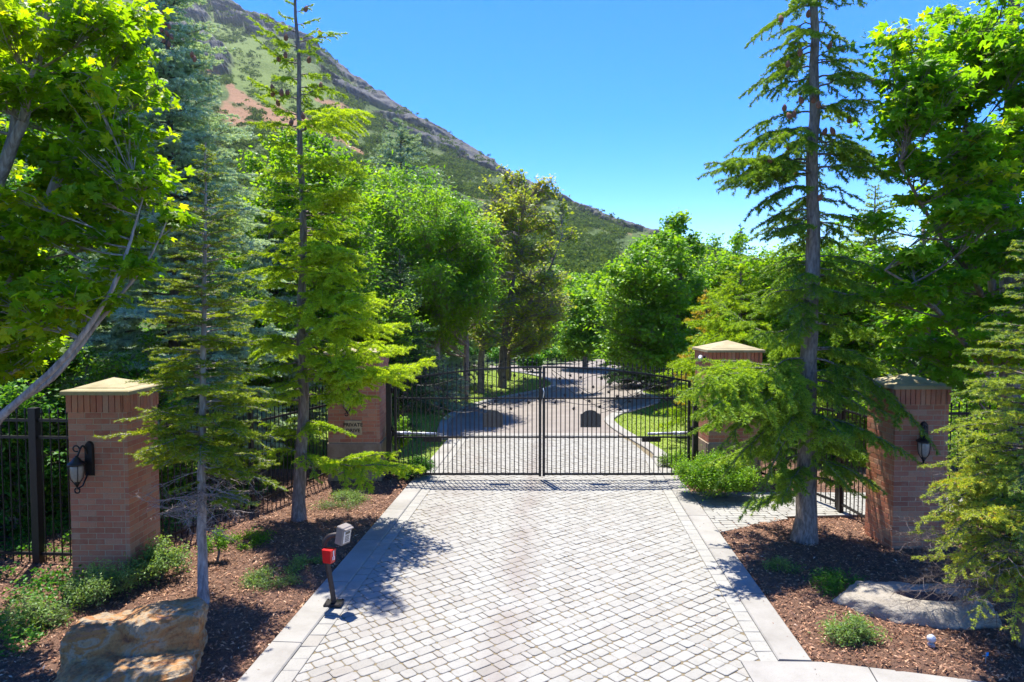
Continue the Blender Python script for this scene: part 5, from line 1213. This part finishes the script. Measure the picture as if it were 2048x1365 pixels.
mp('linden_tree', 'green tree filling the gap left of the golden conifer', bush_trunk(1440, 27, 4.5, .12), [(1370, 740), (1370, 560), (1400, 500), (1460, 480), (1520, 500), (1530, 740)], 27, 1.8, 60, .7, 41, lmat=L_MID, bmat=B_BROWN, kind='quad', size=.12, twigs=36, per=6)
mp('poplar_tree', 'bright green tree between the tall thin cedar and the blue spruce top', bush_trunk(740, 25, 6.5, .14), [(600, 700), (610, 420), (680, 350), (760, 330), (850, 380), (880, 560), (860, 700)], 25, 1.5, 90, .75, 43, lmat=L_BRIGHT, bmat=B_MID, kind='quad', size=.13, twigs=38, per=7)
mp('poplar_tree', 'green tree filling the gap between the bushy tree and the olive trees', bush_trunk(960, 46, 7, .14), [(880, 720), (890, 520), (930, 420), (1000, 430), (1040, 560), (1030, 720)], 46, 1.8, 70, 1.1, 44, lmat=L_MID, bmat=B_MID, kind='quad', size=.17, twigs=36, per=6)
mp('linden_tree', 'green tree between the olive trees and the forked trunk', bush_trunk(1170, 38, 5, .14), [(1100, 715), (1110, 600), (1160, 555), (1220, 575), (1240, 715)], 38, 1.5, 60, .8, 45, lmat=L_MID, bmat=B_MID, kind='quad', size=.17, twigs=36, per=6)
mp('linden_tree', 'tall bright tree behind the right brick pillar', bush_trunk(1850, 15, 6, .14), [(1740, 800), (1730, 560), (1790, 440), (1900, 420), (2040, 440), (2200, 480), (2250, 820)], 15.5, 1.5, 120, .6, 46, lmat=L_BRIGHT, bmat=B_MID, kind='quad', size=.09, twigs=38, per=7)
mp('poplar_tree', 'dark leafy tree behind the left fence and the blue spruce', bush_trunk(150, 17, 7, .16), [(-260, 900), (-260, 300), (-50, 100), (200, 250), (330, 500), (330, 900)], 17, 2, 150, .8, 47, lmat=L_DARK, bmat=B_MID, kind='oval', size=.13, twigs=36, per=7)
# far trees past the bend: a few of a kind, copied with their parts
index_children()
proto = mp('far_tree', 'round light green tree past the end of the road above the gate centre', bush_trunk(1165, 50, 5, .2), [(1090, 700), (1100, 610), (1160, 560), (1225, 590), (1240, 700)], 50, 3, 90, .95, 42, lmat=L_MID, bmat=B_BROWN, kind='quad', size=.20, twigs=34, per=5)
tag(proto, None, None, 'trees past the end of the road')
index_children()
bx = np.array(proto.location)
for px, Y, s, lb in ((1085, 56, 1.15, 'light green tree past the road behind the olive trees'), (1235, 54, 1.0, 'green tree past the road behind the forked trunk'), (1310, 60, 1.35, 'tallest far tree behind the leafy tree with forked trunk'),
    (960, 60, 1.4, 'far tree hidden mostly by the olive trees'), (1420, 58, 1.3, 'far tree behind the golden conifer'), (1540, 55, 1.25, 'far tree left of the big cedar trunk'), (1690, 52, 1.2, 'far tree right of the big cedar trunk'), (1850, 50, 1.3, 'far tree behind the right brick pillar'), (820, 58, 1.5, 'far tree behind the bright bushy trees'), (640, 50, 1.5, 'far tree behind the tall thin cedar'), (440, 48, 1.4, 'far tree behind the small fir'), (2040, 46, 1.3, 'far tree beyond the fence at the right edge')):
    dup(proto, (W(px, 600, Y)[0], Y, 0), lb, rz=px * .37, scale=(s, s, s * (1.0 if s < 1.3 else .95)), group='trees past the end of the road')
# dark shrubs and trees behind the fences
spruce('blue_spruce', 'dark blue spruce behind the fence left of the nearest brick pillar', 60, 100, 14.2, rad=2.0, seed=57, whn=24, per=9, nd=80, nL=.05, nW=.014, step=.15, sub=.12, val=.25, tipv=.4)
mp('viburnum', 'dark broad leaved shrub trees behind the fence at the left edge', bush_trunk(-60, 12, 3.5, .1), [(-420, 1120), (-420, 300), (-100, 200), (160, 420), (200, 700), (160, 1000), (60, 1120)], 12.0, 1.5, 190, .50, 51, lmat=L_DARK, bmat=B_BROWN, kind='oval', size=.10, twigs=30, per=7)
mp('viburnum', 'dark low shrub right behind the fence at the left edge', bush_trunk(20, 9.9, 1.6, .05), [(-420, 1140), (-420, 760), (100, 740), (150, 900), (120, 1130)], 9.9, .6, 120, .36, 58, lmat=L_DARK, bmat=B_BROWN, kind='oval', size=.08, twigs=24, per=7)
mp('viburnum', 'glossy leaved shrub behind the pillar nearest the camera', bush_trunk(290, 11.2, 2.2, .06), [(60, 1040), (70, 780), (180, 700), (330, 690), (400, 740), (430, 960), (300, 1060)], 11.0, .8, 120, .36, 52, lmat=L_SHRUB, bmat=B_BROWN, kind='oval', size=.065, twigs=30, per=7)
mp('viburnum', 'dense green shrub behind the fence left of the plaque pillar', bush_trunk(520, 15, 3, .08), [(380, 950), (390, 640), (480, 560), (620, 600), (670, 760), (640, 940)], 15, 1.2, 110, .48, 53, lmat=L_MID, bmat=B_BROWN, kind='oval', size=.075, twigs=30, per=7)
mp('viburnum', 'tall green shrub between the plaque pillar and the lawn', bush_trunk(745, 16.5, 3, .08), [(650, 800), (650, 640), (720, 560), (840, 600), (850, 720), (800, 830)], 17, 1.0, 80, .48, 54, lmat=L_MID, bmat=B_BROWN, kind='oval', size=.075, twigs=30, per=7)
mp('viburnum', 'bright green hedge shrub behind the fence at the right edge', bush_trunk(1980, 12, 2.5, .07), [(1860, 1080), (1870, 780), (1960, 720), (2200, 700), (2300, 1080)], 12.6, 1.0, 120, .42, 55, lmat=L_BRIGHT, bmat=B_BROWN, kind='oval', size=.07, twigs=28, per=7)
mp('viburnum', 'green shrub behind the side gate', bush_trunk(1690, 14.6, 2.0, .06), [(1560, 960), (1560, 780), (1640, 740), (1760, 760), (1800, 960)], 14.8, .8, 60, .4, 56, lmat=L_MID, bmat=B_BROWN, kind='oval', size=.07, twigs=28, per=7)
mb = MB(); rng = np.random.default_rng(41); n = 34000
x = rng.uniform(-10, -4.3, n); y = rng.uniform(6.2, 12.5, n); k = (((y > 8.75) & (x < -5.2 + (y - 8.75) * .28)) | ((y < 8.3) & (x < -4.55 - (y - 6.2) * .16))) & (vnoise(x * 2.2 + 60, y * 2.2 + 60, 4) > .2); x, y = x[k], y[k]; n = len(x)
leaves(mb, np.column_stack([x, y, bedz(x, y) + rng.random(n) ** 1.5 * .28 * vnoise(x * 3 + 9, y * 3 + 9, 8)]), rng.standard_normal((n, 3)) * .7 + np.array((0, 0, 1)), rng.standard_normal((n, 3)), rng.uniform(.03, .06, n), 'oval', np.clip(rng.normal(.45, .2, n), 0, 1))
tag(mb.build('ground_cover', L_DARK), 'dark leafy ground cover around the left fence and behind the boulder', kind='stuff')
# --- small shrubs
def shrub(label, px, py, w_, h, seed, lm=L_SHRUB, kind='oval', size=.03, n=14, per=8, twigs=26, name='shrub', bm=B_BROWN, hang=-.3, zoff=0, group=None, dpt=None):
    g = G(px, py); rg = np.random.default_rng(seed); cl = []; dpt = dpt or w_
    for i in range(n):
        a = rg.random() * 6.28; r_ = math.sqrt(rg.random()); x, y = w_ * .5 * r_ * math.cos(a), dpt * .5 * r_ * math.sin(a); z = h * (.35 + .5 * rg.random() * (1 - r_ * .7))
        cr = min(w_, dpt) * .20; cl.append((np.array((g[0] + x, g[1] + y, z)), np.array((cr, cr, min(cr, h * .35)))))
    stems = [[(g[0], g[1], -.02, .012), (g[0] + rg.normal(0, .05), g[1], h * .3, .008), (g[0] + rg.normal(0, .1) * w_, g[1], h * .7, .004)] for _ in range(3)]
    return broadleaf(name, label, stems, cl, lm, bm, kind=kind, size=size, twigs=twigs, per=per, seed=seed, cat='shrub', twigr=.0018, tilt=.9, hang=hang, layer=1, minr=.002, group=group, crown_name='foliage')
shrub('bright green rounded box shrub beside the kerb right of the gate', 1425, 996, 1.3, .92, 61, n=64, per=12, size=.034, twigs=40, dpt=1.0)
shrub('feathery green juniper in front of the pillar nearest the camera', 205, 1212, .62, .55, 62, L_SAGE, 'narrow', .035, n=16, per=11)
shrub('leafy green shrub right of the pillar nearest the camera', 322, 1165, .68, .58, 63, L_SAGE, 'oval', .03, n=18, per=9)
shrub('half bare sage bush at the left edge', 65, 1262, .62, .40, 64, L_SAGE, 'narrow', .04, n=12, per=6)
shrub('low green ground cover between the small fir and the tall cedar', 498, 1090, .65, .16, 65, L_SHRUB, 'oval', .022, n=16, per=8)
shrub('low green patch beside the kerb below the tall cedar', 545, 1160, .75, .16, 66, L_SAGE, 'oval', .022, n=16, per=8)
shrub('low green juniper in the mulch before the plaque pillar', 690, 1008, .95, .16, 67, L_SAGE, 'narrow', .03, n=18, per=9)
shrub('green sprouts at the foot of the small fir', 432, 1130, .28, .62, 68, L_SHRUB, 'oval', .028, n=7, per=7)
shrub('tiny green sprig right of the small fir', 615, 1128, .35, .14, 69, L_SAGE, 'oval', .022, n=6, per=8)
shrub('low grey green plant in the shade before the right pillar', 1565, 1150, .42, .20, 70, L_SAGE, 'narrow', .03, n=9, per=7)
shrub('dark green creeping juniper left of the pale boulder', 1680, 1185, .62, .18, 71, L_DARK, 'narrow', .035, n=14, per=10)
shrub('straggly green plant in the mulch below the pale boulder', 1695, 1285, .50, .28, 72, L_SAGE, 'narrow', .035, n=12, per=9)
shrub('blue green rounded shrub behind the left gate leaf', 832, 958, .62, .55, 73, L_DARK, 'oval', .03, n=24, per=10)
shrub('narrow green climber beside the left gate post', 803, 950, .22, 1.6, 74, L_MID, 'oval', .04, n=16, per=8)
shrub('yellow green shrub behind the right gate leaf', 1375, 950, .72, .55, 75, L_SHRUB, 'oval', .035, n=24, per=10)
shrub('weeds at the end of the right kerb before the gate shrub', 1335, 935, .3, .35, 76, L_SAGE, 'narrow', .05, n=6, per=6)
for i, (px, py, w_, h, lb) in enumerate(((1150, 722, 2.6, .9, 'low shrub at the far end of the road'), (1060, 745, 1.2, 1.2, 'dark shrub at the tip of the left lawn'), (1095, 728, 3.0, 1.4, 'shrub under the olive trees across the road'), (1215, 716, 3.4, 1.3, 'shrub right of the far end of the road'), (975, 728, 4, 1.6, 'wide dark shrub behind the left lawn'), (850, 728, 4, 1.8, 'wide shrub far behind the left gate leaf'), (1330, 742, 2.5, 1.4, 'shrub beside the forked trunk'), (1420, 770, 3.0, 1.6, 'shrub behind the camera pillar'))):
    shrub(lb, px, py, w_, h, 90 + i, L_DARK if i in (1, 4, 2) else L_MID, 'quad', .11, n=22, per=7, twigs=24, group='shrubs around the far road', dpt=w_ * .6)
# bare twigs of the sage bush
# haze
if True:
    m, nt, b = mat('air'); nt.nodes.remove(b); v = N(nt, 'ShaderNodeVolumePrincipled'); v.inputs['Color'].default_value = (.80, .87, 1, 1); v.inputs['Density'].default_value = .00010; v.inputs['Anisotropy'].default_value = .2
    nt.links.new(v.outputs[0], nt.nodes['Material Output'].inputs['Volume'])
    h = MB(); h.box((0, 700, 240), (2600, 1900, 490)); tag(h.build('haze', m), 'thin pale air over the mountain', kind='stuff')
